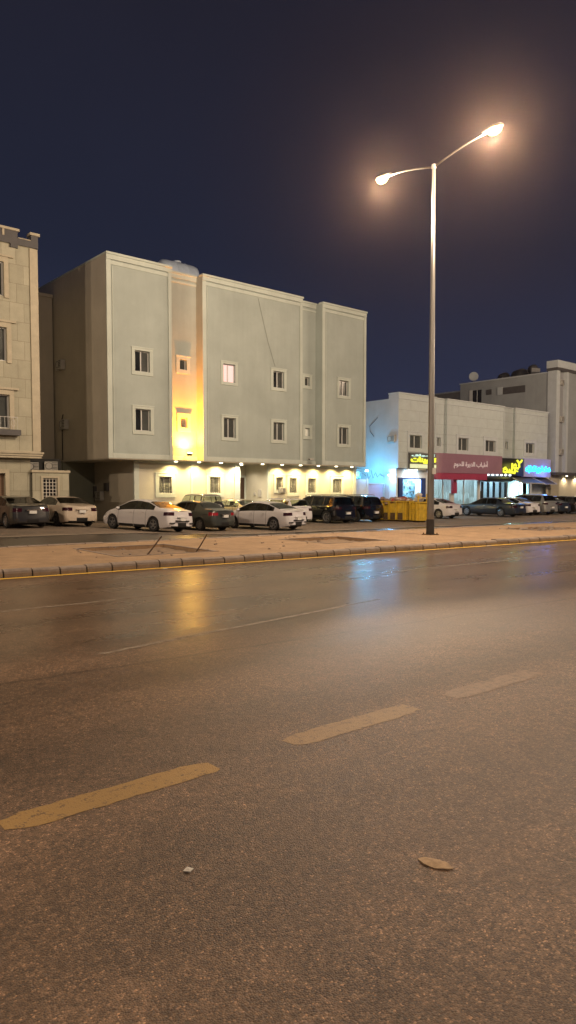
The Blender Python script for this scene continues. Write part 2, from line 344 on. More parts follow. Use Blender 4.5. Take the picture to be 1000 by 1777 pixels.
M['Btrim'] = stucco('pale_trim_render', (.54, .59, .54), .05)
M['Bside'] = stucco('brown_side_render', (.52, .48, .40))
M['Bground'] = stucco('cream_ground_render', (.57, .55, .45))
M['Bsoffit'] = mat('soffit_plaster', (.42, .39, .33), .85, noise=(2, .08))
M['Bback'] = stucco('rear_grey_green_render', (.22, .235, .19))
M['frame'] = mat('white_aluminium', (.62, .62, .60), .35, noise=(6, .05))
M['pane'] = mat('dark_window_glass', (.018, .020, .020), .06, spec=.6, noise=(.8, .5))
M['panegrey'] = mat('grey_window_glass', (.07, .075, .07), .1, spec=.5, noise=(1.2, .35))
M['paneint'] = mat('frosted_ground_glass', (.20, .22, .21), .25, noise=(5, .5))
M['curtain'] = mat('lit_pink_curtain', (.6, .45, .45), .8, emit=(1.0, .60, .58), estr=.75, noise=(6, .15, (6, 1, .3)))
M['curtain2'] = mat('lit_bathroom_pane', (.5, .5, .45), .6, emit=(.95, .8, .55), estr=.35, noise=(6, .3))
M['grille'] = mat('wrought_iron_grille', (.10, .095, .085), .5, noise=(10, .1))
M['grillew'] = mat('white_iron_grille', (.55, .52, .46), .5, noise=(10, .1))
M['brown'] = mat('brown_wood_door', (.055, .03, .018), .5, noise=(4, .25, (4, 4, .3)))
M['stone'] = brick_mat('beige_stone_cladding', (.37, .355, .265), (.45, .43, .325), (.28, .26, .19), .72, .95, .014, .5, .6, 'XZ', .10)
M['stonetrim'] = mat('beige_stone_trim', (.47, .42, .31), .6, noise=(2, .12))
M['slate'] = mat('dark_slate_band', (.085, .082, .085), .6, noise=(3, .15))
M['slate2'] = mat('weathered_dark_tank', (.06, .062, .07), .7, noise=(2, .2)); M['dark'] = mat('painted_recess_shade', (.02, .02, .02), .8, noise=(3, .2))
M['garage'] = mat('brown_metal_shutter', (.22, .135, .085), .5, noise=(3, .1, (.2, .2, 8)))
M['acbody'] = mat('ac_painted_metal', (.45, .44, .41), .5, noise=(4, .12))
M['acdark'] = mat('ac_louvre_dark', (.04, .04, .04), .5, noise=(4, .12))
M['tank'] = mat('white_plastic_tank', (.42, .50, .62), .45, noise=(3, .12))
M['concrete'] = mat('grey_concrete', (.25, .25, .25), .8, noise=(2, .15))
M['C'] = brick_mat('shop_pale_render', (.48, .53, .53), (.50, .55, .55), (.36, .395, .40), 3.1, .82, .016, .35, .8, 'XZ', .07)
M['Ctrim'] = mat('shop_trim', (.50, .54, .56), .8, noise=(2, .07))
M['Cside'] = stucco('pale_side_render', (.50, .52, .55), .04)
M['maroon'] = mat('maroon_sign_panel', (.29, .155, .21), .4, noise=(.6, .12))
M['maroon2'] = mat('crimson_fascia', (.36, .045, .10), .4, noise=(1, .1))
M['black'] = mat('black_metal', (.02, .021, .023), .35, noise=(3, .2))
M['navy'] = mat('dark_blue_panel', (.03, .05, .16), .4, noise=(2, .15))
M['signwhite'] = mat('pale_lavender_sign_panel', (.38, .36, .48), .4, emit=(.35, .35, .9), estr=.10, noise=(2, .05))
M['galv'] = mat('galvanised_steel', (.25, .24, .225), .42, metal=.6, noise=(2.5, .15, (2, 2, .2)))
M['poledark'] = mat('pole_base_paint', (.03, .028, .026), .5, noise=(6, .2))
M['armdark'] = mat('weathered_arm_steel', (.07, .065, .06), .6, noise=(5, .2)); M['lampshell'] = mat('lamp_housing', (.10, .10, .095), .4, metal=.5, noise=(5, .1))
M['lens'] = glow('street_lamp_lens', (1.0, .52, .17), 70)
M['floodlens'] = glow('flood_light_lens', (1.0, .72, .22), 60)
M['downlens'] = glow('downlight_lens', (1.0, .88, .58), 9)
M['whitelens'] = glow('cool_light_lens', (.70, .90, 1.0), 6)
M['ylet'] = glow('yellow_sign_letters', (.95, .95, .06), 1.35)
M['wlet'] = glow('pale_green_letters', (.72, 1.0, .85), 1.1)
M['ypan'] = glow('pale_yellow_sign_strip', (.95, .93, .50), .95)
M['clet'] = glow('cyan_sign_letters', (.02, .33, 1.0), 6)
M['mlet'] = mat('white_sign_letters', (.75, .68, .70), .5, emit=(1, .8, .85), estr=.12, noise=(5, .04))
M['bulb'] = glow('round_bulbs', (.85, .95, 1.0), 3.0)
M['store_wall'] = mat('shop_interior_wall', (.72, .76, .78), .7, noise=(3, .06))
M['glass'] = mat('shop_glass', (.8, .9, .9), .04, trans=(.82, .88, .88))
M['frost'] = mat('curtained_shop_window', (.42, .45, .45), .35, noise=(2.2, .22, (3.5, 1, .4)))
def translucent(name, col, f=.5):
    m = mat(name, col, .8, noise=(2.2, .2, (3.5, 1, .4))); t = m.node_tree; b = t.nodes['Principled BSDF']
    tl = t.nodes.new('ShaderNodeBsdfTranslucent'); tl.inputs[0].default_value = (*col, 1); ms = t.nodes.new('ShaderNodeMixShader'); ms.inputs[0].default_value = f
    t.links.new(b.outputs[0], ms.inputs[1]); t.links.new(tl.outputs[0], ms.inputs[2]); t.links.new(ms.outputs[0], t.nodes['Material Output'].inputs[0]); return m
M['frost'] = translucent('curtained_shop_window', (.62, .66, .66))
M['yellowbin'] = mat('yellow_steel_skip', (.55, .36, .03), .5, noise=(3, .30))
M['rust'] = mat('rusty_grime', (.085, .05, .022), .9, noise=(5, .4))
M['rubber'] = mat('tyre_rubber', (.016, .016, .016), .75, noise=(12, .15))
M['rim'] = mat('alloy_rim', (.40, .40, .41), .3, metal=.85, noise=(8, .05))
M['rimdark'] = mat('brake_dark', (.02, .02, .02), .6, noise=(5, .1))
M['trim'] = mat('black_car_plastic', (.012, .012, .013), .45, noise=(9, .15))
M['under'] = mat('underbody_black', (.008, .008, .008), .9, noise=(9, .15))
M['cglass'] = mat('tinted_car_glass', (.02, .02, .02), .03, trans=(.10, .105, .10))
M['cglass2'] = mat('clear_car_glass', (.02, .02, .02), .03, trans=(.62, .66, .62))
M['seat'] = mat('car_seat_fabric', (.05, .05, .052), .8, noise=(9, .1))
M['tail'] = mat('red_tail_lamp', (.032, .004, .005), .12, spec=.7, coat=.6, noise=(9, .2))
M['tailr'] = mat('bright_red_tail_lamp', (.26, .012, .02), .12, spec=.7, coat=.6, noise=(9, .2))
M['head'] = mat('headlamp_glass', (.42, .43, .45), .1, metal=.4, noise=(14, .4))
M['plate'] = mat('number_plate', (.68, .68, .66), .4, noise=(30, .15))
M['chrome'] = mat('chrome_trim', (.7, .7, .7), .12, metal=1, noise=(9, .03))
def paint(name, col, metal=0., rough=.3): return mat(name, col, rough, metal=metal, coat=1.0, spec=.5, noise=(1.5, .05))
M['white'] = paint('white_car_paint', (.64, .62, .63)); M['pearl'] = paint('pearl_car_paint', (.50, .42, .33))
M['greycar'] = paint('dark_grey_car_paint', (.035, .034, .033), .4); M['greencar'] = paint('dark_green_grey_car_paint', (.050, .055, .047), .4)
M['silver'] = paint('silver_car_paint', (.33, .33, .31), .5); M['blackcar'] = paint('black_car_paint', (.004, .004, .005), rough=.10)
M['bluecar'] = paint('dark_blue_car_paint', (.022, .030, .042), .3); M['cream'] = paint('cream_car_paint', (.55, .48, .32))
M['leaf'] = mat('dry_leaf', (.36, .25, .15), .8, noise=(40, .3)); M['paper'] = mat('paper_scrap', (.6, .56, .5), .8, noise=(30, .1))
M['wood'] = mat('weathered_wood', (.10, .06, .035), .85, noise=(9, .3, (1, 1, .1)))
M['cable'] = mat('black_cable', (.012, .012, .012), .6, noise=(9, .1))
M['pole_grey'] = mat('grey_cable', (.20, .20, .18), .7, noise=(9, .1)); M['bag'] = mat('refuse_bags', (.24, .15, .10), .6, noise=(6, .6)); M['bagw'] = mat('white_refuse_bag', (.6, .55, .5), .5, noise=(9, .15)); M['bagr'] = mat('red_refuse_bag', (.35, .06, .05), .5, noise=(9, .2))

def spot(name, loc, target, power, col, size=120, blend=.6, r=.05, parent=None):
    l = bpy.data.lights.new(name, 'SPOT'); l.energy = power; l.color = col; l.spot_size = R(size); l.spot_blend = blend; l.shadow_soft_size = r
    o = bpy.data.objects.new(name, l); COL.objects.link(o); o.location = loc
    o.rotation_euler = (Vector(target) - Vector(loc)).to_track_quat('-Z', 'Y').to_euler()
    if parent: o.parent = parent
    return o
def point(name, loc, power, col, r=.08, parent=None):
    l = bpy.data.lights.new(name, 'POINT'); l.energy = power; l.color = col; l.shadow_soft_size = r
    o = bpy.data.objects.new(name, l); COL.objects.link(o); o.location = loc
    if parent: o.parent = parent
    return o

# ------------------------------------------------------------------ ground
KA = math.atan(-.085); KO = Vector((5.3, 15.69, 0))
kd = Vector((math.cos(KA), math.sin(KA), 0)); kn = Vector((-math.sin(KA), math.cos(KA), 0))
def K(u, v, z=0.0): p = KO + kd * u + kn * v; return Vector((p.x, p.y, z))
def gz(x, y):
    t = max(0, min(1, (21 - x) / 8)); t = t * t * (3 - 2 * t)
    g = -.1 + .26 * t + .012 * max(0, min(10, y - 28))
    return g

def sheet(name, fn, us, vs, m, kind='structure', smooth=True):
    b = MB(); nu, nv = len(us), len(vs)
    b.v = [tuple(fn(u, v)) for u in us for v in vs]
    b.f = [(i * nv + j, (i + 1) * nv + j, (i + 1) * nv + j + 1, i * nv + j + 1) for i in range(nu - 1) for j in range(nv - 1)]
    o = b.build(name, m, smooth=smooth, recalc=False)
    return tag(o, kind=kind)
def lin(a, b, n): return [a + (b - a) * i / (n - 1) for i in range(n)]

# whole-area base sheet to the horizon, below the finer sheets
sheet('ground', lambda u, v: (u, v, -.30), lin(-900, 900, 7), lin(-700, 900, 7), M['lot'])
# main carriageway, from behind the camera up to the kerb
def roadpt(u, v):
    p = K(u, 0.22); return (p.x, -22 + (p.y + 22) * v, 0.0)
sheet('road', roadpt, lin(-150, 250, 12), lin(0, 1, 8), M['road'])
us = lin(-150, 250, 321)
sheet('service_road', lambda u, v: (lambda p: (p.x, p.y, gz(p.x, p.y) if v > 7.9 else min(gz(p.x, p.y), .1)))(K(u, v)), us, lin(7.35, 12.2, 4), M['service'])
sheet('parking_lot', lambda u, v: (lambda p: (p.x, p.y, gz(p.x, p.y) + .006))(K(u, v)), us, [12.2, 12.8, 14, 16, 18, 20, 24, 30, 45, 90], M['lot'])
gb = MB()
for i in range(320):
    a, b_ = K(us[i], 11.95), K(us[i + 1], 11.95); c_, d_ = K(us[i + 1], 12.28), K(us[i], 12.28)
    gb.quad(*[(p.x, p.y, gz(p.x, p.y) + .014) for p in (a, b_, c_, d_)])
tag(gb.build('gutter_strip', M['lotpale'], recalc=False), kind='structure')

# raised median island
PITS = [(3.6, 2.1, 2.9, 3.3), (11.1, 2.6, 2.6, 2.6), (23.6, 3.2, 3.0, 1.9)]   # (u, v, du, dv) open planting pits
def island():
    b = MB(); z = .15
    ucut = sorted({-150, 250} | {p[0] for p in PITS} | {p[0] + p[2] for p in PITS})
    vcut = sorted({.48, 7.2} | {p[1] for p in PITS} | {p[1] + p[3] for p in PITS})
    for i in range(len(ucut) - 1):
        for j in range(len(vcut) - 1):
            cu, cv = (ucut[i] + ucut[i + 1]) / 2, (vcut[j] + vcut[j + 1]) / 2
            if any(p[0] < cu < p[0] + p[2] and p[1] < cv < p[1] + p[3] for p in PITS): continue
            b.quad((ucut[i], vcut[j], z), (ucut[i + 1], vcut[j], z), (ucut[i + 1], vcut[j + 1], z), (ucut[i], vcut[j + 1], z))
    for (pu, pv, du, dv) in PITS:
        for a, c_ in (((pu, pv), (pu + du, pv)), ((pu + du, pv), (pu + du, pv + dv)), ((pu + du, pv + dv), (pu, pv + dv)), ((pu, pv + dv), (pu, pv))):
            b.quad((*a, z), (*c_, z), (*c_, -.05), (*a, -.05))
    o = b.build('pavement', M['pavers'], recalc=False, loc=(KO.x, KO.y, 0), rz=KA); tag(o, kind='structure')
    s = MB()
    for (pu, pv, du, dv) in PITS:
        n = 14
        base = len(s.v)
        for i in range(n + 1):
            for j in range(n + 1):
                u_, v_ = i / n, j / n
                h = .02 + .10 * (abs(u_ - .5) ** 2 + abs(v_ - .5) ** 2) + random.uniform(-.02, .02)
                s.v.append((pu + du * u_, pv + dv * v_, h))
        for i in range(n):
            for j in range(n):
                a = base + i * (n + 1) + j; s.f.append((a, a + n + 1, a + n + 2, a + 1))
    tag(s.build('planting_soil', M['sand'], smooth=True, recalc=False, loc=(KO.x, KO.y, 0), rz=KA), kind='structure')
    # pale edging around pits
    e_ = MB()
    for (pu, pv, du, dv) in PITS:
        e_.box(pu - .1, pu + du + .1, pv - .1, pv, .14, .162); e_.box(pu - .1, pu + du + .1, pv + dv, pv + dv + .1, .14, .162)
        e_.box(pu - .1, pu, pv, pv + dv, .14, .162); e_.box(pu + du, pu + du + .1, pv, pv + dv, .14, .162)
    tag(e_.build('pit_edging', M['kerb'], loc=(KO.x, KO.y, 0), rz=KA), kind='structure')
island()
# kerb stones: rounded front, dark joints
def kerb(name, v0, flip):
    b = MB(); L_ = .62; u = -60.0; prof = [(0, -.3), (0, .085), (.02, .135), (.06, .165), (.12, .175), (.27, .172), (.30, .15), (.30, -.3)]
    rnd = random.Random(3)
    while u < 150:
        dz = rnd.uniform(-.016, .014); dv = rnd.uniform(-.014, .014); n = len(prof)
        pts = [((v0 + (p[0] if not flip else .30 - p[0]) + dv), p[1] + (dz if p[1] > 0 else 0)) for p in prof]
        g0 = u + .018; g1 = u + L_ - .018
        vs = [(g0, *p) for p in pts] + [(g1, *p) for p in pts]
        fs = [(i, (i + 1) % n, n + (i + 1) % n, n + i) for i in range(n)] + [tuple(range(n)), tuple(range(n, 2 * n))]
        b.add(vs, fs); u += L_
    tag(b.build(name, M['kerb'], loc=(KO.x, KO.y, 0), rz=KA), kind='structure')
kerb('kerb', .20, False); kerb('rear_kerb', 7.06, True)
jb = MB(); jb.box(-60, 150, .23, .49, -.3, .13); jb.box(-60, 150, 7.08, 7.3, -.3, .13)
tag(jb.build('kerb_bed', M['kerbgap'], loc=(KO.x, KO.y, 0), rz=KA), kind='structure')
yl = MB()
yl.quad((-150, .0, .004), (250, .0, .004), (250, .18, .004), (-150, .18, .004))
tag(yl.build('edge_line', M['yellowline'], recalc=False, loc=(KO.x, KO.y, 0), rz=KA), kind='structure')
def dash(x0, x1, y, wd, m, seed, skew=0):
    rnd = random.Random(seed); n = 22; b = MB(); lo = []; hi = []
    for i in range(n + 1):
        t = i / n; x = x0 + (x1 - x0) * t; e0 = .05 * (1 - min(1, min(t, 1 - t) * 9))
        lo.append((x + rnd.uniform(-.01, .01), y - wd / 2 + e0 * rnd.uniform(0, 1.4) + rnd.uniform(-.010, .010) + skew * (x - x0), .002))
        hi.append((x + rnd.uniform(-.01, .01), y + wd / 2 - e0 * rnd.uniform(0, 1.4) + rnd.uniform(-.010, .010) + skew * (x - x0), .002))
    b.v = lo + hi; b.f = [(i, i + 1, n + 2 + i, n + 1 + i) for i in range(n)]
    tag(b.build('lane_marking', m, recalc=False), kind='structure')
dash(1.37, 2.80, 4.085, .235, M['dash1'], 1, -.02); dash(3.48, 4.90, 4.06, .245, M['dash2'], 2, -.02)
dash(5.40, 6.85, 4.02, .25, M['dash3'], 3, -.02); dash(-.72, .62, 4.12, .24, M['dash1'], 5)
def thin(x0, y0, x1, y1, wd=.09, m='thin'):
    d = Vector((x1 - x0, y1 - y0, 0)).normalized(); n = Vector((-d.y, d.x, 0)) * wd / 2; b = MB()
    for s_ in range(12):
        a = Vector((x0, y0, .002)).lerp(Vector((x1, y1, .002)), s_ / 12); c_ = Vector((x0, y0, .002)).lerp(Vector((x1, y1, .002)), (s_ + 1) / 12)
        b.quad(a - n, c_ - n, c_ + n, a + n)
    tag(b.build('lane_line', M[m], recalc=False), kind='structure')
thin(-30, 11.95, 8.6, 11.42); thin(12.6, 11.2, 40, 10.3); thin(3.75, 7.74, 9.4, 8.5, .085); thin(20, 7.2, 42, 6.8)

# litter on the road
def leafy(name, pts, z, m, label, cat):
    b = MB(); n = len(pts); c_ = (sum(p[0] for p in pts) / n, sum(p[1] for p in pts) / n)
    b.v = [(p[0], p[1], z + (.006 if i % 2 else .002)) for i, p in enumerate(pts)] + [(c_[0], c_[1], z + .010)] + [(p[0], p[1], z) for p in pts]
    b.f = [(i, (i + 1) % n, n) for i in range(n)] + [((i + 1) % n, i, n + 1 + i, n + 1 + (i + 1) % n) for i in range(n)] + [tuple(range(n + 1, 2 * n + 1))[::-1]]
    tag(b.build(name, m), label, cat)
leafy('dry_leaf', [(2.865, 2.315), (2.90, 2.30), (2.935, 2.25), (2.945, 2.19), (2.925, 2.135), (2.895, 2.15), (2.855, 2.20), (2.845, 2.26)], .004, M['leaf'], 'curled pale brown dry leaf lying alone on the near asphalt', 'leaf')
leafy('paper_scrap', [(1.88, 3.00), (1.915, 3.015), (1.935, 2.985), (1.90, 2.965)], .004, M['paper'], 'tiny white paper scrap on the asphalt left of the dry leaf', 'litter')
q = K(3.85, -.12); leafy('paper_scrap', [(q.x - .07, q.y - .05), (q.x + .07, q.y - .04), (q.x + .08, q.y + .06), (q.x - .05, q.y + .07)], .006, M['paper'], 'white litter scrap beside the yellow edge line left of the yellow reflection', 'litter')
q = K(16.2, .02); leafy('paper_scrap', [(q.x - .12, q.y - .05), (q.x + .15, q.y - .04), (q.x + .14, q.y + .06), (q.x - .1, q.y + .07)], .006, M['paper'], 'flattened white litter scrap at the kerb foot right of the lamp pole', 'litter')
rnd = random.Random(5); pb = MB()
for i in range(700):
    x = rnd.uniform(.3, 9) ** 1.0; y = rnd.uniform(.6, 6.5); r = rnd.uniform(.0015, .006) * (1.8 if rnd.random() < .06 else 1); n = 6
    b0 = len(pb.v)
    for k in range(n): pb.v.append((x + r * math.cos(k * 1.047) * rnd.uniform(.7, 1.3), y + r * math.sin(k * 1.047) * rnd.uniform(.7, 1.3), 0))
    pb.v.append((x, y, r * 1.1)); pb.f += [(b0 + k, b0 + (k + 1) % n, b0 + n) for k in range(n)]
tag(pb.build('road_grit', M['kerb']), kind='stuff'); 
for i, (ua, va, lean, lab) in enumerate(((4.35, 2.25, .55, 'leaning wooden stake at the left end of the nearest planting pit'), (5.95, 2.35, .45, 'leaning wooden stake at the right side of the nearest planting pit'))):
    a = K(ua, va, .02); b_ = a + kd * lean + Vector((0, 0, .62)); mb = MB(); mb.tube([a, (a + b_) / 2 + Vector((.012, 0, 0)), b_], [.022, .02, .017], 6)
    tag(mb.build('wooden_stake', M['wood']), lab, 'stake', 'stakes in the planting pit')
rk = MB(); rnd = random.Random(9)
for i in range(60):
    u_ = rnd.uniform(23.4, 26.8); v_ = rnd.uniform(3.0, 5.2); p = K(u_, v_, .12); s_ = rnd.uniform(.04, .12)
    Mx = Matrix.Translation(p + Vector((0, 0, s_ * .3))) @ Matrix.Rotation(rnd.uniform(0, 6), 4, 'Z') @ Matrix.Rotation(rnd.uniform(-.5, .5), 4, 'X')
    t_ = MB().box(-s_, s_, -s_ * .6, s_ * .6, -s_ * .35, s_ * .35).xf(Mx); rk.add(t_.v, t_.f)
for i in range(40):
    p = K(rnd.uniform(2.5, 14), rnd.uniform(1.5, 6), .16); s_ = rnd.uniform(.015, .045)
    t_ = MB().box(-s_, s_, -s_ * .7, s_ * .7, -s_ * .5, s_ * .5).xf(Matrix.Translation(p) @ Matrix.Rotation(rnd.uniform(0, 6), 4, 'Z')); rk.add(t_.v, t_.f)
tag(rk.build('rubble', M['kerb']), kind='stuff')

# ------------------------------------------------------------------ street lamps
def street_lamp(x, y, rz, label, z=.15, power=STREET_W, both=True):
    t = empty('street_lamp', (x, y, z), rz, label, 'street lamp', 'street lamps along the road')
    H = 14.35
    MB().tube([(0, 0, .0), (0, 0, .9), (0, 0, 5), (0, 0, 10), (0, 0, H)], [.155, .14, .115, .09, .062], 16).build('pole', M['galv'], t, smooth=True)
    MB().tube([(0, 0, .03), (0, 0, .62)], [.165, .158], 16).build('pole_base', M['poledark'], t)
    fb = MB().box(-.24, .24, -.24, .24, 0, .03)
    for a in (-1, 1):
        for c_ in (-1, 1): fb.tube([(a * .19, c_ * .19, .03), (a * .19, c_ * .19, .085)], .022, 6)
    fb.build('base_flange', M['rust'], t)
    MB().tube([(0, 0, H - .05), (0, 0, H + .1)], .09, 12).build('pole_cap', M['galv'], t)
    st = MB().box(-.10, .10, -.178, -.14, 2.42, 2.66); st.build('number_sticker', M['plate'], t)
    for s_ in (-1, 1):
        pts = [(0, 0, H)] + [(0, s_ * 2.35 * k / 5, H + .42 * math.sin(k / 5 * 1.5)) for k in range(1, 6)]
        MB().tube(pts, [.034] * 5 + [.03], 8).build('arm', M['armdark'], t, smooth=True)
        zc = H + .44
        hd = MB(); sec = []
        for k, (yy, wx, hh) in enumerate(((2.2, .06, .05), (2.32, .11, .08), (2.5, .15, .11), (2.75, .165, .12), (2.98, .13, .10), (3.06, .06, .05))):
            sec.append([(math.cos(a) * wx, s_ * yy, zc + .02 + max(-.02, math.sin(a)) * hh) for a in [i * math.pi / 7 - .05 for i in range(8)] + [math.pi * 1.3, math.pi * 1.7]])
        b0 = 0; n = 10
        hd.v = [p for s2 in sec for p in s2]
        for i in range(len(sec) - 1):
            for k in range(n): hd.f.append((i * n + k, i * n + (k + 1) % n, (i + 1) * n + (k + 1) % n, (i + 1) * n + k))
        hd.f += [tuple(range(n)), tuple(range(5 * n, 6 * n))]
        h = hd.build('lamp_head', M['lampshell'], t, smooth=True)
        ln = MB(); ln.v = []; nn = 14
        for i in range(6):
            ph = i / 5 * math.pi / 2
            for k in range(nn):
                a = 2 * math.pi * k / nn
                ln.v.append((math.cos(a) * .19 * math.cos(ph), s_ * (2.70 + math.sin(a) * .27 * math.cos(ph)), zc - .005 - math.sin(ph) * .19))
        for i in range(5):
            for k in range(nn): ln.f.append((i * nn + k, i * nn + (k + 1) % nn, (i + 1) * nn + (k + 1) % nn, (i + 1) * nn + k))
        ln.build('lens', M['lens'], h, smooth=True)
        point('lamp_light', (0, s_ * 2.7, zc - .30), power * (1.3 if s_ < 0 else .85), STREET, .12, t)
    return t
street_lamp(23.04, 18.14, 0, 'tall galvanised double arm street lamp standing on the paved median')
street_lamp(-12.5, 20.3, 0, 'double arm street lamp on the median beyond the left picture edge')
street_lamp(58.5, 15.3, 0, 'double arm street lamp on the median beyond the right picture edge')
street_lamp(2.0, -9.0, 0, 'double arm street lamp on the near roadside behind the viewer', power=STREET_W * .65)
street_lamp(38.0, -9.5, 0, 'double arm street lamp on the near roadside far to the right', power=STREET_W * .65)

# ------------------------------------------------------------------ wall with openings
def wall_y(b, Y, x0, x1, z0, z1, holes=(), depth=.22):
    xs = sorted({x0, x1} | {h[0] for h in holes} | {h[1] for h in holes}); zs = sorted({z0, z1} | {h[2] for h in holes} | {h[3] for h in holes})
    for i in range(len(xs) - 1):
        for j in range(len(zs) - 1):
            cx, cz = (xs[i] + xs[i + 1]) / 2, (zs[j] + zs[j + 1]) / 2
            if any(h[0] < cx < h[1] and h[2] < cz < h[3] for h in holes): continue
            b.quad((xs[i], Y, zs[j]), (xs[i + 1], Y, zs[j]), (xs[i + 1], Y, zs[j + 1]), (xs[i], Y, zs[j + 1]))
    for h in holes:
        a, c_, d, e_ = h[:4]; Y2 = Y + depth
        b.quad((a, Y, d), (a, Y2, d), (a, Y2, e_), (a, Y, e_)); b.quad((c_, Y, d), (c_, Y, e_), (c_, Y2, e_), (c_, Y2, d))
        b.quad((a, Y, e_), (a, Y2, e_), (c_, Y2, e_), (c_, Y, e_)); b.quad((a, Y, d), (c_, Y, d), (c_, Y2, d), (a, Y2, d))
    return b

def window(parent, x0, x1, z0, z1, Y, inset=.2, depth=.22, surround='Btrim', panes=('pane', 'panegrey'), grille=None, sill=True, double=True):
    """outer rectangle = surround; opening is inset; returns opening for the wall"""
    w_ = MB().ring(x0, x1, z0, z1, inset, Y - .05, Y + .002)
    w_.box(x0 - .03, x1 + .03, Y - .075, Y - .05, z1 - .07, z1)
    o = w_.build('window', M[surround], parent, bevel=.012)
    a, c_, d, e_ = x0 + inset, x1 - inset, z0 + inset, z1 - inset
    fr = MB().ring(a, c_, d, e_, .045, Y + depth - .09, Y + depth - .02)
    if double:
        mx = a + (c_ - a) * .47; fr.box(mx - .03, mx + .03, Y + depth - .10, Y + depth - .021, d + .045, e_ - .045)
    fr.build('window_frame', M['frame'], o)
    if double:
        MB().box(a + .02, mx, Y + depth - .05, Y + depth - .04, d + .02, e_ - .02).build('pane', M[panes[0]], o)
        MB().box(mx, c_ - .02, Y + depth - .065, Y + depth - .055, d + .02, e_ - .02).build('pane', M[panes[1]], o)
    else:
        MB().box(a + .02, c_ - .02, Y + depth - .05, Y + depth - .04, d + .02, e_ - .02).build('pane', M[panes[0]], o)
    if grille:
        g = MB(); nx = 5; nz = 6; yy = Y + .04
        for i in range(nx + 1): xx = a + (c_ - a) * i / nx; g.tube([(xx, yy, d), (xx, yy, e_)], .012, 5)
        for i in range(nz + 1): zz = d + (e_ - d) * i / nz; g.tube([(a, yy, zz), (c_, yy, zz)], .012, 5)
        for i in range(3):
            cx = a + (c_ - a) * (i + .5) / 3; cz = d + (e_ - d) * .3; g.tube([(cx + .1 * math.cos(k * .7), yy, cz + .12 * math.sin(k * .7)) for k in range(10)], .011, 4)
        g.build('grille', M[grille], o)
    return o
def opening(x0, x1, z0, z1, inset=.2): return (x0 + inset, x1 - inset, z0 + inset, z1 - inset)

def ac_unit(loc, rz, label, s=1.0, bracket=True):
    t = empty('air_conditioner', loc, rz, label, 'air conditioner', 'air conditioners on the building walls')
    MB().box(-.42 * s, .42 * s, -.30 * s, 0, 0, .58 * s).build('casing', M['acbody'], t, bevel=.02)
    g = MB()
    for i in range(5): zz = .08 * s + i * .1 * s; g.box(-.40 * s + .45 * s, .40 * s, -.312 * s, -.302 * s, zz, zz + .04 * s)
    g.lathe([(.20 * s, 0), (.21 * s, -.012), (.23 * s, -.012), (.23 * s, 0)], (-.13 * s, -.302 * s, .29 * s), 'y', 16)
    g.build('fan_grille', M['acdark'], t)
    if bracket:
        MB().box(-.36 * s, -.32 * s, -.3 * s, 0.02, -.05, 0).box(.32 * s, .36 * s, -.3 * s, 0.02, -.05, 0).build('bracket', M['acbody'], t)
    return t

# ------------------------------------------------------------------ building B: three storey block with overhang
Bd = empty('apartment_building', (29, 44, 0), 0, 'three storey grey green rendered block whose upper floors overhang a warm lit ground floor', 'building')
Bd_off = Matrix.Translation((-29, -44, 0))
def bp(mb, name, mt, parent=Bd, **k):
    o = mb.build(name, mt, parent, **k)
    return o
# children are written in world coordinates: undo the empty's offset
def world_child(o):
    return o
ZB, ZT = 3.74, 15.0
panels = [(18.58, 22.72, 0), (22.72, 24.89, .65), (24.89, 33.02, 0), (33.02, 34.88, .65), (34.88, 39.30, 0)]
wins = [  # x0,x1,z0,z1,panel,inset,panes
    (20.09, 21.46, 8.50, 10.10, 0, .21, ('pane', 'panegrey')), (20.09, 21.48, 5.14, 6.80, 0, .21, ('pane', 'panegrey')),
    (23.42, 24.42, 9.0, 10.10, 1, .25, ('panegrey',)), (23.46, 24.44, 5.50, 6.62, 1, .25, ('paneint',)),
    (26.25, 27.55, 8.52, 10.02, 2, .19, ('curtain', 'curtain')), (26.26, 27.57, 5.05, 6.68, 2, .19, ('panegrey', 'panegrey')),
    (30.26, 31.61, 8.52, 10.02, 2, .21, ('pane', 'panegrey')), (30.26, 31.62, 5.06, 6.66, 2, .21, ('panegrey', 'panegrey')),
    (33.62, 34.52, 9.02, 10.05, 3, .22, ('panegrey',)), (33.66, 34.54, 5.52, 6.52, 3, .22, ('curtain2',)),
    (36.36, 37.72, 8.52, 10.02, 4, .21, ('panegrey', 'panegrey')), (36.36, 37.73, 5.05, 6.68, 4, .21, ('panegrey', 'panegrey'))]
def prt(mb, name, m, parent=Bd, root=Bd, **k):
    mb.xf(Matrix.Translation(-Vector(root.location))); return mb.build(name, m, parent, **k)
wb = MB()
for i, (x0, x1, dy) in enumerate(panels):
    Yp = 37.06 + dy
    hs = [opening(*w_[:4], w_[5]) for w_ in wins if w_[4] == i]
    wall_y(wb, Yp, x0, x1, ZB, ZT - .02, hs, .22)
for i in range(4):   # returns between panels and bays
    x = panels[i][1]; wb.quad((x, 37.06, ZB), (x, 37.71, ZB), (x, 37.71, ZT - .02), (x, 37.06, ZT - .02))
wb.box(18.60, 39.28, 38.05, 52.9, ZB + .01, ZT - .5)
prt(wb, 'wall', M['B'], recalc=False)
sd = MB()   # plain side and rear walls
sd.box(18.57, 18.60, 37.06, 52.95, ZB, ZT - .02); sd.box(39.28, 39.31, 37.06, 52.95, ZB, ZT - .02); sd.box(18.60, 39.28, 52.92, 52.95, ZB, ZT - .02)
sd.box(18.60, 39.28, 52.7, 52.92, ZT - .5, ZT - .02); sd.box(18.60, 18.8, 37.1, 52.7, ZT - .5, ZT - .02)
s_o = prt(sd, 'side_wall', M['Bside']); s_o['label'] = 'dark brown plain side wall'
tr = MB()
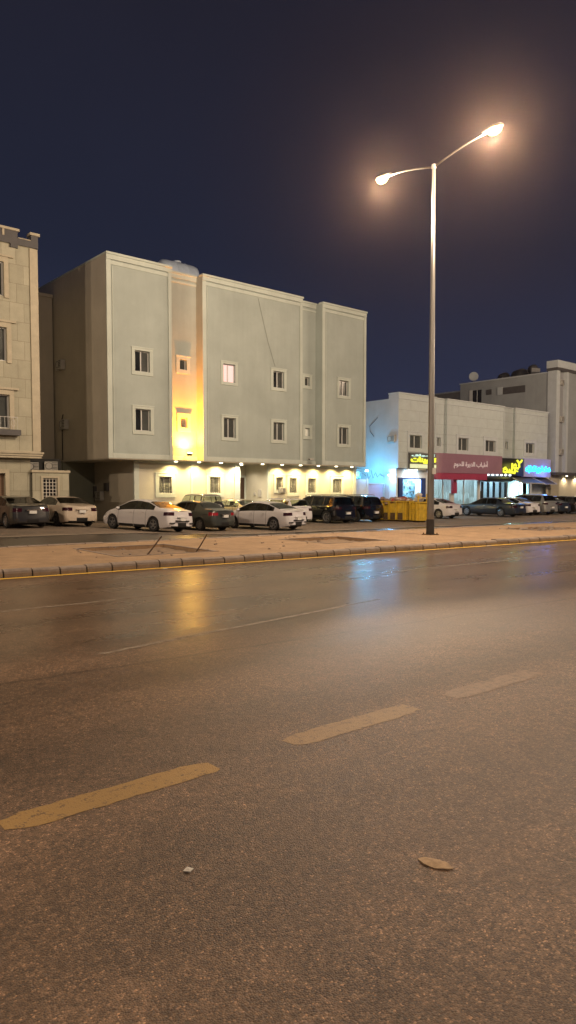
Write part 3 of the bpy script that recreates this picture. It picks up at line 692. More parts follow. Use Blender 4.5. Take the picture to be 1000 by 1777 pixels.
for i, (x0, x1, dy) in enumerate(panels):
    yb = 37.058 + dy
    if dy == 0:
        xa, xb = x0, x1
        tr.box(xa, xa + .27, yb - .07, yb, ZB, ZT - .36); tr.box(xb - .22, xb, yb - .07, yb, ZB, ZT - .36); tr.box(xa + .27, xb - .22, yb - .07, yb, ZB, ZB + .27)
        tr.box(xa + .27, xb - .22, yb - .045, yb, ZT - .62, ZT - .42)
        tr.box(xa + .36, xa + .41, yb - .03, yb, ZB + .36, ZT - .70)
        tr.box(xa, xb, yb - .10, yb, ZT - .36, ZT - .10); tr.box(xa - .03, xb + .03, yb - .17, yb + .3, ZT - .10, ZT + .02)
    else:
        tr.box(x0, x1, yb - .05, yb, ZB, ZB + .27); tr.box(x0, x1, yb - .07, yb, ZT - .36, ZT - .10); tr.box(x0, x1, yb - .13, yb + .3, ZT - .10, ZT + .016); tr.box(x0, x1, yb - .045, yb, ZT - .62, ZT - .5)
        tr.box(x0, x0 + .12, yb - .03, yb, ZB + .27, ZT - .62)
tr.box(18.54, 18.80, 37.3, 52.9, ZT - .10, ZT + .014)
prt(tr, 'facade_trim', M['Btrim'], bevel=.012)
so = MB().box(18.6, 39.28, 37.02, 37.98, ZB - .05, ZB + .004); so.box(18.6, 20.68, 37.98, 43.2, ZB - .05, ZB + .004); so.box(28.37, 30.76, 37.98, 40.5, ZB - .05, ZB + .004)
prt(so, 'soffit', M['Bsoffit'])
for (x0, x1, z0, z1, pi_, ins, pn) in wins:
    dy = panels[pi_][2]; o = window(Bd, x0, x1, z0, z1, 37.06 + dy, ins, .22, panes=pn if len(pn) == 2 else (pn[0], pn[0]), double=len(pn) == 2)
    o.location = -Vector(Bd.location)
# the small hood over the lit bay window
# ground floor
gw = [(22.08, 23.47, 1.50, 3.02, .26, 1), (25.76, 27.09, 1.50, 3.05, .26, 1), (31.28, 32.30, 1.74, 3.05, .20, 0), (32.46, 33.58, 1.52, 3.04, .24, 1), (34.18, 35.41, 1.52, 3.04, .24, 1), (36.61, 38.04, 1.50, 3.04, .26, 1)]
gb = MB()
wall_y(gb, 38.0, 20.7, 28.35, -.3, ZB - .05, [opening(*g[:4], g[4]) for g in gw[:2]], .22)
wall_y(gb, 38.0, 30.77, 39.25, -.3, ZB - .05, [opening(*g[:4], g[4]) for g in gw[2:]], .22)
gb.quad((39.25, 38, -.3), (39.25, 52, -.3), (39.25, 52, ZB - .05), (39.25, 38, ZB - .05))
gb.box(20.75, 28.3, 38.4, 43.2, -.3, ZB - .06); gb.box(30.82, 39.2, 38.4, 52, -.3, ZB - .06)
prt(gb, 'ground_floor_wall', M['Bground'], recalc=False)
gs = MB(); gs.quad((20.7, 38, -.3), (20.7, 43.2, -.3), (20.7, 43.2, ZB - .05), (20.7, 38, ZB - .05))
o = prt(gs, 'ground_side_wall', M['Bside'], recalc=False); o['label'] = 'brown ground floor side wall in the gap'
en = MB(); en.quad((28.35, 38.0, -.3), (28.35, 40.5, -.3), (28.35, 40.5, ZB), (28.35, 38, ZB)); en.quad((30.77, 38.0, -.3), (30.77, 38.0, ZB), (30.77, 40.5, ZB), (30.77, 40.5, -.3))
en.quad((28.35, 40.5, -.3), (30.77, 40.5, -.3), (30.77, 40.5, ZB), (28.35, 40.5, ZB))
prt(en, 'entrance_recess', M['Bground'], recalc=False)
dr = MB().ring(29.80, 30.76, -.1, 2.98, .14, 40.42, 40.499, .0); d_o = prt(dr, 'door_surround', M['Btrim'])
dd = MB().box(29.94, 30.62, 40.44, 40.49, 0, 2.84); dd.box(30.04, 30.52, 40.42, 40.44, .3, 1.2); dd.box(30.04, 30.52, 40.42, 40.44, 1.4, 2.6); prt(dd, 'door', M['brown'])
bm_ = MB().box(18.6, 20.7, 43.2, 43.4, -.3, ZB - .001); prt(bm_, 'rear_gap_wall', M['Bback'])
pl = MB()
for xa, xb in ((20.66, 20.98), (27.95, 28.39), (30.73, 31.0), (38.95, 39.29)): pl.box(xa, xb, 37.93, 38.05, -.3, ZB - .052)
for xa, xb in ((24.6, 24.75),): pl.box(xa, xb, 37.97, 38.0, -.3, ZB - .052)
pl.box(20.98, 27.95, 37.965, 38.0, ZB - .20, ZB - .052); pl.box(31.0, 38.95, 37.965, 38.0, ZB - .20, ZB - .052)
prt(pl, 'pilaster_trim', M['Btrim'], bevel=.01)
for i, (x0, x1, z0, z1, ins, g) in enumerate(gw):
    o = window(Bd, x0, x1, z0, z1, 38.0, ins, .22, panes=('paneint', 'paneint'), grille='grille', double=bool(g)); o.location = -Vector(Bd.location)
for x in (23.22, 24.87, 26.52, 28.11, 29.88, 31.58, 33.25, 34.94, 36.7, 38.31):
    dl = prt(MB().lathe([(.001, -.045), (.09, -.045), (.10, -.03), (.10, 0)], (x, 37.45, ZB - .05), 'z', 14), 'downlight', M['downlens'])
    warm = DOWN if x not in (29.88, 28.11) else (1, .86, .6)
    spot('downlight_light', (x - 29, 37.45 - 44, ZB - .12), (x - 29, 37.45 - 44 + .22, 0), 430 if x != 29.88 else 130, warm, 150, .8, .05, Bd)
prt(MB().lathe([(.001, -.045), (.09, -.045), (.10, -.03), (.10, 0)], (29.6, 39.4, ZB - .05), 'z', 14), 'downlight', M['downlens'])  # unseen extra downlight, added to brighten the entrance recess
spot('downlight_light', (.6, 39.4 - 44, ZB - .14), (.6, 39.4 - 44, 0), 130, (1, .82, .62), 150, .8, .05, Bd)
# the plain electrical panels on the entry side wall
prt(MB().box(30.70, 30.77, 38.7, 39.0, 1.5, 2.0).box(30.70, 30.77, 39.3, 39.5, 1.6, 1.8), 'switch_box', M['acbody'])
# roof slab
prt(MB().box(18.8, 39.26, 37.75, 52.68, ZT - .5, ZT - .4), 'roof', M['concrete'])

# flood light washing the recessed bay
fl = empty('flood_light', (23.95, 37.16, 4.05), 0, 'lit yellow flood light aimed up at the recessed bay of the block', 'flood light')
MB().box(-.16, .16, -.09, .03, 0, .16).xf(Matrix.Rotation(R(18), 4, 'X')).build('housing', M['black'], fl, bevel=.015)
MB().box(-.14, .14, -.07, .02, .165, .175).xf(Matrix.Rotation(R(18), 4, 'X')).build('lens', M['floodlens'], fl)
MB().tube([(0, .0, .02), (0, .1, -.04), (0, .52, -.04)], .015, 6).build('bracket', M['black'], fl)
spot('flood_lamp', (0, -.01, .24), (0, .44, 5.2), 8000, FLOOD, 150, .9, .06, fl)
point('flood_lamp_spill', (0, -.03, .32), 150, (1, .56, .08), .10, fl)

tk = empty('water_tank', (27.0, 43.2, 15.0), 0, 'pale blue grey horizontal water tank on the main block roof', 'water tank')
MB().lathe([(.001, -1.5), (.45, -1.5), (.75, -1.3), (.8, -1.0), (.8, -.5), (.83, -.45), (.8, -.4), (.8, .4), (.83, .45), (.8, .5), (.8, 1.0), (.75, 1.3), (.45, 1.5), (.001, 1.5)], (0, 0, 1.75), 'x', 24).build('tank_body', M['tank'], tk, smooth=True)
MB().lathe([(.25, 0), (.27, .1), (.2, .14), (.001, .15)], (0, 0, 2.53), 'z', 16).build('hatch', M['tank'], tk)
MB().box(-1.2, -1.0, -.7, .7, 0, 1.1).box(1.0, 1.2, -.7, .7, 0, 1.1).build('cradle', M['concrete'], tk)
tk2 = tk.copy(); COL.objects.link(tk2); tk2.location = (25.0, 45.8, 14.9); tk2['label'] = 'second pale water tank behind the first on the main block roof'
for ch in list(tk.children): c_ = ch.copy(); COL.objects.link(c_); c_.parent = tk2
tk['group'] = tk2['group'] = 'water tanks on the main block roof'
cb = MB(); cb.tube([(29.2, 37.02, 14.3), (29.6, 37.0, 12.9), (30.0, 37.0, 11.6), (30.6, 37.0, 10.1)], .009, 5)
tag(cb.build('cable', M['pole_grey']), 'thin cable slanting down the facade to the upper third window', 'cable')
ac_unit((18.57, 42.95, 9.35), R(-90), 'air conditioner on a bracket high on the dark brown side wall', .95)
ac_unit((18.57, 42.55, 5.7), R(-90), 'air conditioner on a bracket low on the dark brown side wall', .95)
cb = MB(); cb.tube([(18.54, 42.9, 6.6), (18.5, 43.0, 6.3), (18.53, 43.05, 5.5), (18.53, 43.05, 3.8)], .03, 6); tag(cb.build('drain_pipe', M['cable']), 'dark pipe running down beside the lower side wall air conditioner', 'pipe')
ac_unit((20.65, 42.2, 1.35), R(-90), 'air conditioner mounted low in the dark gap beside the ground floor', .9)
mb = MB().box(20.52, 20.695, 41.2, 41.6, 1.9, 2.4).box(20.55, 20.695, 42.9, 43.15, 1.5, 2.2)
tag(mb.build('meter_box', M['slate']), 'dark grey meter boxes fixed in the gap beside the ground floor', 'meter box')
cc = empty('security_camera', (33.9, 37.62, 4.10), 0, 'small security camera under the right recessed bay', 'camera')
MB().box(-.05, .30, -.50, -.36, -.05, .06).build('camera_body', M['acbody'], cc, bevel=.01); MB().tube([(-.12, -.43, 0), (-.05, -.43, 0)], .05, 8).build('camera_lens', M['black'], cc); MB().tube([(.1, .0, .1), (.1, -.43, .05)], .02, 6).build('bracket', M['acbody'], cc)
ac_unit((31.9, 37.93, 1.78), 0, 'air conditioner hung in front of the small ground floor window', .62)

# ------------------------------------------------------------------ building A: stone clad, left edge
Ab = empty('stone_building', (7, 44, 0), 0, 'beige stone clad building with dark parapet band cut by the left picture edge', 'building')
A0 = -4.0; A1 = 14.62
awins = [(9.6, 13.30, 11.45, 13.50), (9.6, 13.36, 8.25, 10.3), (9.6, 13.42, 4.95, 6.9)]
wl = MB(); wall_y(wl, 37.0, A0, A1, 3.95, 14.3, [(11.4, 13.02, 11.64, 13.30), (11.4, 13.10, 8.42, 10.08), (11.4, 13.18, 5.06, 6.74)], .3)
wl.box(A0, A1, 37.35, 50, 3.95, 14.29); wl.quad((A1, 37, 3.95), (A1, 37.35, 3.95), (A1, 37.35, 14.3), (A1, 37, 14.3))
prt(wl, 'wall', M['stone'], root=Ab, parent=Ab, recalc=False)
ed = MB().box(A1 - .30, A1 + .12, 36.93, 37.2, 3.95, 14.25)
ed.box(A0, A1 + .06, 36.90, 37.0, 3.70, 3.95)
for i in range(3): ed.box(A0, A1 + .10 + i * .05, 36.82 - i * .05, 37.2, 3.58 + i * .11, 3.68 + i * .11)
prt(ed, 'stone_edging', M['stonetrim'], root=Ab, parent=Ab, bevel=.01)
cr_ = MB().prism([(A0, 14.28), (A1 + .14, 14.28), (A1 + .14, 14.9), (14.40, 14.9), (14.40, 14.60), (13.72, 14.60), (13.72, 14.92), (A0, 14.92)], 36.90, 37.3, 'y')
cr_.box(13.35, 13.72, 36.89, 37.2, 14.1, 14.28)
p_ = prt(cr_, 'parapet', M['slate'], root=Ab, parent=Ab)
cp = MB().box(A0, 13.80, 36.84, 37.36, 14.92, 15.04).box(14.34, A1 + .22, 36.84, 37.36, 14.90, 15.03).box(13.74, 14.38, 36.87, 37.32, 14.602, 14.64).box(12.95, 13.05, 36.86, 36.90, 14.6, 14.92)
prt(cp, 'coping', M['stonetrim'], root=Ab, parent=Ab)
for i, (xr, z0, z1) in enumerate(((13.02, 11.64, 13.30), (13.10, 8.42, 10.08), (13.18, 5.06, 6.74))):
    f_ = MB().box(xr - .002, xr + .22, 36.93, 37.0, z0 - .1, z1 + .25).box(11.2, xr + .45, 36.86, 37.0, z1 + .25, z1 + .36).box(11.2, xr - .002, 36.93, 37.0, z1 + .002, z1 + .25)
    wd_ = prt(f_, 'window', M['stonetrim'], root=Ab, parent=Ab)
    prt(MB().box(xr - .06, xr, 37.1, 37.2, z0, z1).box(xr - .75, xr - .70, 37.1, 37.2, z0, z1).box(11.4, xr - .06, 37.1, 37.2, z0, z0 + .05).box(11.4, xr - .06, 37.1, 37.2, z1 - .05, z1), 'window_frame', M['frame'], root=Ab, parent=wd_)
    prt(MB().box(11.4, xr - .01, 37.2, 37.22, z0, z1), 'pane', M['panegrey'], root=Ab, parent=wd_)
bl = MB().box(11.5, 13.60, 36.60, 37.0, 4.70, 4.98); prt(bl, 'balcony_slab', M['slate'], root=Ab, parent=Ab)
rl = MB().tube([(11.5, 36.65, 5.6), (13.45, 36.65, 5.6), (13.45, 36.98, 5.6)], .018, 6)
for i in range(10): rl.tube([(11.55 + i * .21, 36.65, 5.0), (11.55 + i * .21, 36.65, 5.6)], .010, 5)
rl.tube([(13.22 + .1 * math.cos(k), 36.65, 5.3 + .17 * math.sin(k)) for k in [j * .7 for j in range(10)]], .012, 5)
prt(rl, 'balcony_rail', M['frame'], root=Ab, parent=Ab)
gf = MB(); wall_y(gf, 37.25, A0, 14.28, -.3, 3.6, [(8.5, 12.97, -.1, 2.80)], .3); gf.box(A0, 14.26, 37.6, 50, -.3, 3.6); gf.quad((14.28, 37.25, -.3), (14.28, 37.6, -.3), (14.28, 37.6, 3.6), (14.28, 37.25, 3.6))
prt(gf, 'ground_floor_wall', M['stone'], root=Ab, parent=Ab, recalc=False)
prt(MB().ring(8.3, 13.17, -.1, 3.0, .2, 37.18, 37.25, 0), 'garage_surround', M['stonetrim'], root=Ab, parent=Ab)
prt(MB().box(8.5, 12.97, 37.45, 37.5, -.1, 2.8), 'garage_door', M['garage'], root=Ab, parent=Ab)
# annex with grilled window
an = empty('annex', (15.3, 38, 0), 0, 'low stone annex with white grilled window between the stone building and the gap', 'annex')
wa = MB(); wall_y(wa, 37.05, 14.3, 16.28, -.3, 2.86, [(14.86, 15.62, 1.05, 2.56)], .16); wa.quad((16.28, 37.05, -.3), (16.28, 43, -.3), (16.28, 43, 2.86), (16.28, 37.05, 2.86)); wa.quad((14.3, 37.05, 2.86), (16.28, 37.05, 2.86), (16.28, 43, 2.86), (14.3, 43, 2.86)); wa.box(14.32, 16.2, 37.3, 42.9, -.3, 2.8)
prt(wa, 'wall', M['stone'], root=an, parent=an, recalc=False)
prt(MB().box(14.25, 16.34, 36.98, 43.05, 2.862, 2.99), 'coping', M['stonetrim'], root=an, parent=an, bevel=.01)
wd_ = prt(MB().ring(14.74, 15.74, .95, 2.68, .10, 37.0, 37.05), 'window', M['stonetrim'], root=an, parent=an)
prt(MB().box(14.86, 15.62, 37.2, 37.22, 1.05, 2.56), 'pane', M['pane'], root=an, parent=wd_)
g = MB()
for i in range(5): g.box(14.88 + i * .175 - .018, 14.88 + i * .175 + .018, 37.10, 37.13, 1.05, 2.56)
for i in range(9): g.box(14.86, 15.62, 37.105, 37.128, 1.08 + i * .178, 1.115 + i * .178)
prt(g, 'grille', M['grillew'], root=an, parent=wd_)
# dark lightwell between A and B with AC units
lw = empty('boundary_wall', (16.5, 43.3, 0), 0, 'grey green rear wall closing the gap between stone building and block', 'wall')
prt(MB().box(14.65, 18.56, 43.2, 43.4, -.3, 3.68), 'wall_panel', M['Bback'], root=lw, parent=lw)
dk = empty('rear_building', (16.6, 47, 0), 0, 'dark unlit building behind the gap between stone building and block', 'building')
prt(MB().box(14.4, 18.5, 44.2, 52, -.3, 13.9), 'wall', M['Bside'], root=dk, parent=dk)
prt(MB().box(14.3, 18.52, 44.1, 52, 13.9, 14.1), 'coping', M['Bside'], root=dk, parent=dk)
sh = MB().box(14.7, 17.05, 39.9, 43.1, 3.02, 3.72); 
tag(sh.build('niche_shade_block', M['dark']), 'black block painted as the shade behind the annex roof air conditioners', 'niche')  # solid block, the shade of the niche is put into its black colour
ac_unit((16.45, 39.85, 3.06), R(-20), 'air conditioner on the annex roof nearest the block', .85); ac_unit((15.35, 39.85, 3.02), R(-10), 'dark air conditioner on the annex roof nearest the stone building', .8)

# ------------------------------------------------------------------ building C: shops
Cb = empty('shop_building', (54, 44, 0), 0, 'low pale shop building with lit shopfronts and signs', 'building')
CT = 9.45; CZ = 3.68
cw = [(44.0, 46.1, 4.98, 6.60, .30, 1), (47.84, 48.62, 5.45, 6.40, .12, 0), (50.3, 52.3, 5.02, 6.68, .30, 1), (54.2, 56.4, 5.02, 6.68, .34, 1), (57.8, 58.5, 5.6, 6.5, .12, 0), (60.7, 62.85, 5.12, 6.72, .34, 1)]
c1 = MB(); wall_y(c1, 37.0, 42.98, 47.55, CZ, CT, [opening(*c[:4], c[4]) for c in cw[:1]], .2)
wall_y(c1, 37.22, 47.55, 49.05, CZ, CT, [opening(*cw[1][:4], cw[1][4])], .2)
wall_y(c1, 37.0, 49.05, 57.4, CZ, CT, [opening(*c[:4], c[4]) for c in cw[2:4]], .2)
wall_y(c1, 37.22, 57.4, 59.2, CZ, CT, [opening(*cw[4][:4], cw[4][4])], .2)
wall_y(c1, 37.0, 59.2, 64.9, CZ, CT, [opening(*cw[5][:4], cw[5][4])], .2)
for x in (47.55, 49.05, 57.4, 59.2): c1.quad((x, 37, CZ), (x, 37.22, CZ), (x, 37.22, CT), (x, 37, CT))
c1.quad((64.9, 37, CZ), (64.9, 50, CZ), (64.9, 50, CT), (64.9, 37, CT)); c1.box(43.2, 64.85, 37.5, 49.9, CZ, CT - .4)
prt(c1, 'wall', M['C'], root=Cb, parent=Cb, recalc=False)
cs = MB().box(42.96, 42.98, 37.0, 38.0, CZ, CT); cs.box(43.0, 43.1, 38.0, 50, -.3, CT - .35)
o = prt(cs, 'side_wall', M['Cside'], root=Cb, parent=Cb); o['label'] = 'blue lit plain side wall'
ct = MB().box(42.9, 47.6, 36.93, 37.5, CT - .02, CT + .08).box(47.6, 49.0, 37.15, 37.5, CT - .02, CT + .07).box(49.0, 57.45, 36.93, 37.5, CT - .02, CT + .08).box(57.45, 59.15, 37.15, 37.5, CT - .02, CT + .07).box(59.15, 65.0, 36.93, 37.5, CT - .02, CT + .08)
ct.box(42.9, 43.2, 37.5, 38.0, CT - .02, CT + .078); ct.box(42.95, 47.5, 36.96, 37.0, CT - .42, CT - .34); ct.box(49.1, 57.35, 36.96, 37.0, CT - .42, CT - .34); ct.box(59.3, 64.85, 36.96, 37.0, CT - .42, CT - .34)
for x in (47.48, 49.02, 57.33, 59.17): ct.box(x, x + .1, 36.96, 37.0, CZ, CT - .42)
prt(ct, 'cornice', M['Ctrim'], root=Cb, parent=Cb)
for c_ in cw:
    yy = 37.22 if c_[5] == 0 else 37.0
    o = window(Cb, c_[0], c_[1], c_[2], c_[3], yy, c_[4], .2, surround='Ctrim', panes=('panegrey', 'panegrey') if c_[5] else ('paneint', 'paneint'), double=bool(c_[5])); o.location = -Vector(Cb.location)
# ground floor body behind shopfronts
c2 = MB()
c2.box(43.15, 64.82, 41.0, 49.8, -.3, CZ - .01)                       # rear block
for x0, x1 in ((43.11, 43.35), (46.75, 47.0), (54.15, 54.4), (58.15, 58.35), (62.3, 62.8)): c2.box(x0, x1, 37.35, 41.0, -.3, CZ - .01)
c2.box(43.36, 46.74, 37.36, 37.5, 2.95, CZ - .011); c2.box(58.36, 62.29, 37.42, 37.5, 3.1, CZ - .011); c2.box(62.3, 66.4, 37.6, 38, -.3, 3.66)
prt(c2, 'ground_floor_wall', M['store_wall'], root=Cb, parent=Cb)
c3 = MB().box(43.1, 62.3, 37.5, 41.0, CZ - .10, CZ - .012); prt(c3, 'shop_ceiling', M['store_wall'], root=Cb, parent=Cb)
# grocery front
f1 = MB().ring(43.36, 46.74, -.1, 2.94, .10, 37.3, 37.42).box(43.36, 43.9, 37.3, 37.4, .0, 2.84).box(46.2, 46.64, 37.3, 37.4, .0, 2.84); prt(f1, 'shopfront_frame', M['navy'], root=Cb, parent=Cb)
prt(MB().box(43.9, 46.2, 37.36, 37.38, .0, 2.84), 'shop_window', M['glass'], root=Cb, parent=Cb)
sv = MB(); rs = random.Random(11)
for r_ in range(5):
    zz = .4 + r_ * .5; sv.box(43.6, 46.5, 38.3, 38.6, zz, zz + .04)
    x = 43.65
    while x < 46.4:
        w_ = rs.uniform(.08, .22); sv.box(x, x + w_, 38.3, 38.5, zz + .041, zz + .04 + rs.uniform(.12, .36)); x += w_ + rs.uniform(.02, .12)
gd = mat('shelf_goods', (.25, .42, .55), .5, noise=(3.5, .9)); prt(sv, 'shelves', gd, root=Cb, parent=Cb)
def tube_light(x0, x1, y, z, power, col, lens='whitelens'):
    prt(MB().box(x0, x1, y - .05, y + .05, z - .04, z), 'tube_light', M[lens], root=Cb, parent=Cb)
    l = bpy.data.lights.new('shop_light', 'AREA'); l.shape = 'RECTANGLE'; l.size = x1 - x0; l.size_y = .12; l.energy = power; l.color = col
    lo = bpy.data.objects.new('shop_light', l); COL.objects.link(lo); lo.location = Vector(((x0 + x1) / 2, y, z - .06)) - Vector(Cb.location); lo.parent = Cb
tube_light(43.8, 46.3, 38.0, 3.5, 480, (.58, .84, 1.0)); tube_light(47.6, 49.6, 38.6, 3.5, 120, (.7, .9, 1.0)); tube_light(50.8, 53.8, 38.6, 3.5, 160, (.7, .9, 1.0))
tube_light(54.8, 57.8, 38.8, 3.4, 120, (.55, .8, 1.0)); tube_light(58.7, 61.9, 38.4, 3.0, 420, (.45, .90, 1.0))
# butcher front
prt(MB().box(47.0, 47.15, 37.3, 37.4, -.1, 2.85).box(49.0, 49.06, 37.3, 37.4, -.1, 2.85).box(51.9, 51.96, 37.3, 37.4, -.1, 2.85).box(53.95, 54.15, 37.3, 37.4, -.1, 2.85).box(47.15, 53.95, 37.3, 37.4, .55, .60).box(49.9, 50.4, 37.2, 37.4, -.1, 1.7), 'shopfront_frame', M['frame'], root=Cb, parent=Cb)
prt(MB().box(47.15, 53.95, 37.34, 37.36, -.1, 2.85), 'shop_window', M['glass'], root=Cb, parent=Cb)
cu_ = MB(); n = 150
for i in range(n):
    a = 47.2 + 6.7 * i / n; b_ = 47.2 + 6.7 * (i + 1) / n; ya = 37.62 + .05 * math.sin(i * 1.1); yb = 37.62 + .05 * math.sin((i + 1) * 1.1)
    top = 2.9; cu_.quad((a, ya, .0), (b_, yb, .0), (b_, yb, top), (a, ya, top))
prt(cu_, 'blind', M['frost'], root=Cb, parent=Cb, recalc=False)
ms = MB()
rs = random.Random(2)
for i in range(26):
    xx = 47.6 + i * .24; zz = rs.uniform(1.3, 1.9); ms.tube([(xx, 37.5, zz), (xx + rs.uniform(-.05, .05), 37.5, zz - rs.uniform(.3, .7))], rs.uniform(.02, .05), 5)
prt(ms, 'painted_reflections', glow('painted_strip_reflection', (.75, .95, 1), .9), root=Cb, parent=Cb)  # glowing rods stand in for strip light reflections in the shop glass
# kiosk: black rounded frame
kf = MB()
for x in (54.4, 55.3, 56.2, 57.2, 58.05): kf.box(x, x + .1, 37.1, 37.3, -.1, 2.7)
kf.box(54.4, 58.15, 37.1, 37.3, .55, .62)
prt(kf, 'kiosk_frame', M['black'], root=Cb, parent=Cb)
kc = MB().prism([(37.3, 2.72), (36.7, 2.72), (36.5, 2.82), (36.45, 3.0), (36.55, 3.16), (36.8, 3.24), (37.3, 3.26)], 54.15, 58.15, 'x'); prt(kc, 'canopy', M['black'], root=Cb, parent=Cb)
prt(MB().box(54.5, 58.05, 37.2, 37.22, -.1, 2.7), 'shop_window', M['glass'], root=Cb, parent=Cb)
kx = MB().box(54.6, 55.2, 38.4, 38.6, 0, 1.6).box(55.9, 56.4, 38.5, 38.7, 0, 1.9).box(57, 57.8, 38.4, 38.7, 0, 1.2); prt(kx, 'display_unit', M['black'], root=Cb, parent=Cb)
for i in range(6):
    prt(MB().lathe([(.001, -.10), (.09, -.06), (.12, 0), (.09, .06), (.001, .10)], (54.5 + i * .68, 36.62, 3.33), 'z', 10), 'bulb', M['bulb'], root=Cb, parent=Cb, smooth=True)
# bright shop
prt(MB().box(58.36, 58.5, 37.2, 37.35, -.1, 3.0).box(62.0, 62.3, 37.2, 37.35, -.1, 3.0).box(58.5, 62.0, 37.2, 37.35, 2.9, 3.0).box(60.4, 60.46, 37.2, 37.3, -.1, 2.9), 'shopfront_frame', M['frame'], root=Cb, parent=Cb)
it = MB(); rs = random.Random(4)
for r_ in range(4):
    for k in range(7): it.box(58.9 + k * .45, 58.9 + k * .45 + rs.uniform(.1, .3), 40.6, 40.9, .4 + r_ * .6, .4 + r_ * .6 + rs.uniform(.15, .4))
prt(it, 'wall_goods', gd, root=Cb, parent=Cb)

aw = empty('awning', (60, 37, 3.2), 0, 'dark fabric awning tilted out over the bright white shop', 'awning')
prt(MB().prism([(37.3, 3.30), (35.6, 2.62), (35.6, 2.55), (37.3, 3.24)], 58.5, 62.1, 'x'), 'canopy_fabric', M['slate'], root=aw, parent=aw)
prt(MB().tube([(58.5, 37.2, 3.30), (58.5, 35.6, 2.6), (62.1, 35.6, 2.6), (62.1, 37.2, 3.30)], .035, 6), 'awning_frame', M['frame'], root=aw, parent=aw)
aw2 = empty('awning', (64.2, 37, 3.2), 0, 'pale framed awning tilted out right of the bright white shop', 'awning')
prt(MB().prism([(37.5, 3.2), (36.3, 2.55), (36.3, 2.50), (37.5, 3.14)], 62.8, 65.6, 'x'), 'canopy_fabric', M['slate'], root=aw2, parent=aw2)
prt(MB().tube([(62.8, 37.5, 3.22), (62.8, 36.3, 2.55), (65.6, 36.3, 2.55), (65.6, 37.5, 3.22)], .035, 6), 'awning_frame', M['frame'], root=aw2, parent=aw2)

# --- Arabic lettering: shape with presentation forms, in visual order
AR = {'ا': ('\uFE8D', '\uFE8E', None, None), 'أ': ('\uFE83', '\uFE84', None, None), 'ب': ('\uFE8F', '\uFE90', '\uFE91', '\uFE92'), 'ة': ('\uFE93', '\uFE94', None, None),
      'ت': ('\uFE95', '\uFE96', '\uFE97', '\uFE98'), 'ح': ('\uFEA1', '\uFEA2', '\uFEA3', '\uFEA4'), 'خ': ('\uFEA5', '\uFEA6', '\uFEA7', '\uFEA8'), 'د': ('\uFEA9', '\uFEAA', None, None),
      'ر': ('\uFEAD', '\uFEAE', None, None), 'ز': ('\uFEAF', '\uFEB0', None, None), 'س': ('\uFEB1', '\uFEB2', '\uFEB3', '\uFEB4'), 'ش': ('\uFEB5', '\uFEB6', '\uFEB7', '\uFEB8'), 'ط': ('\uFEC1', '\uFEC2', '\uFEC3', '\uFEC4'),
      'ع': ('\uFEC9', '\uFECA', '\uFECB', '\uFECC'), 'ف': ('\uFED1', '\uFED2', '\uFED3', '\uFED4'), 'ق': ('\uFED5', '\uFED6', '\uFED7', '\uFED8'), 'ك': ('\uFED9', '\uFEDA', '\uFEDB', '\uFEDC'), 'ل': ('\uFEDD', '\uFEDE', '\uFEDF', '\uFEE0'),
      'م': ('\uFEE1', '\uFEE2', '\uFEE3', '\uFEE4'), 'ن': ('\uFEE5', '\uFEE6', '\uFEE7', '\uFEE8'), 'ه': ('\uFEE9', '\uFEEA', '\uFEEB', '\uFEEC'), 'و': ('\uFEED', '\uFEEE', None, None), 'ي': ('\uFEF1', '\uFEF2', '\uFEF3', '\uFEF4'), 'ج': ('\uFE9D', '\uFE9E', '\uFE9F', '\uFEA0')}
def shape(s):
    out = []
    for i, ch in enumerate(s):
        if ch not in AR: out.append(ch); continue
        prev = i > 0 and s[i - 1] in AR and AR[s[i - 1]][2] is not None
        nxt = i + 1 < len(s) and s[i + 1] in AR and AR[ch][2] is not None
        f = AR[ch]; out.append(f[3] if prev and nxt else f[1] if prev else f[2] if nxt else f[0])
    return ''.join(reversed(out))
def lettering(name, s, m, parent, root, x0, x1, zc, h, y, bold=.0, depth=.03, rot=0):
    cu = bpy.data.curves.new(name, 'FONT'); cu.body = shape(s); cu.extrude = .02; cu.offset = bold; cu.resolution_u = 3
    tmp = bpy.data.objects.new(name, cu); COL.objects.link(tmp); bpy.context.view_layer.update()
    me = bpy.data.meshes.new_from_object(tmp.evaluated_get(bpy.context.evaluated_depsgraph_get())); bpy.data.objects.remove(tmp)
    xs = [v.co.x for v in me.vertices]; ys = [v.co.y for v in me.vertices]
    ax, bx, ay, by = min(xs), max(xs), min(ys), max(ys)
    ca, sa = math.cos(R(rot)), math.sin(R(rot))
    for v in me.vertices:
        X = (v.co.x - ax) / (bx - ax) * (x1 - x0) - (x1 - x0) / 2; Z = ((v.co.y - ay) / (by - ay) - .5) * h
        X, Z = X * ca - Z * sa, X * sa + Z * ca
        v.co = (X + (x0 + x1) / 2 - root.location.x, y - v.co.z * depth / .02 - root.location.y, Z + zc - root.location.z)
    me.materials.clear(); me.materials.append(m)
    o = bpy.data.objects.new(name, me); COL.objects.link(o); o.parent = parent; return o
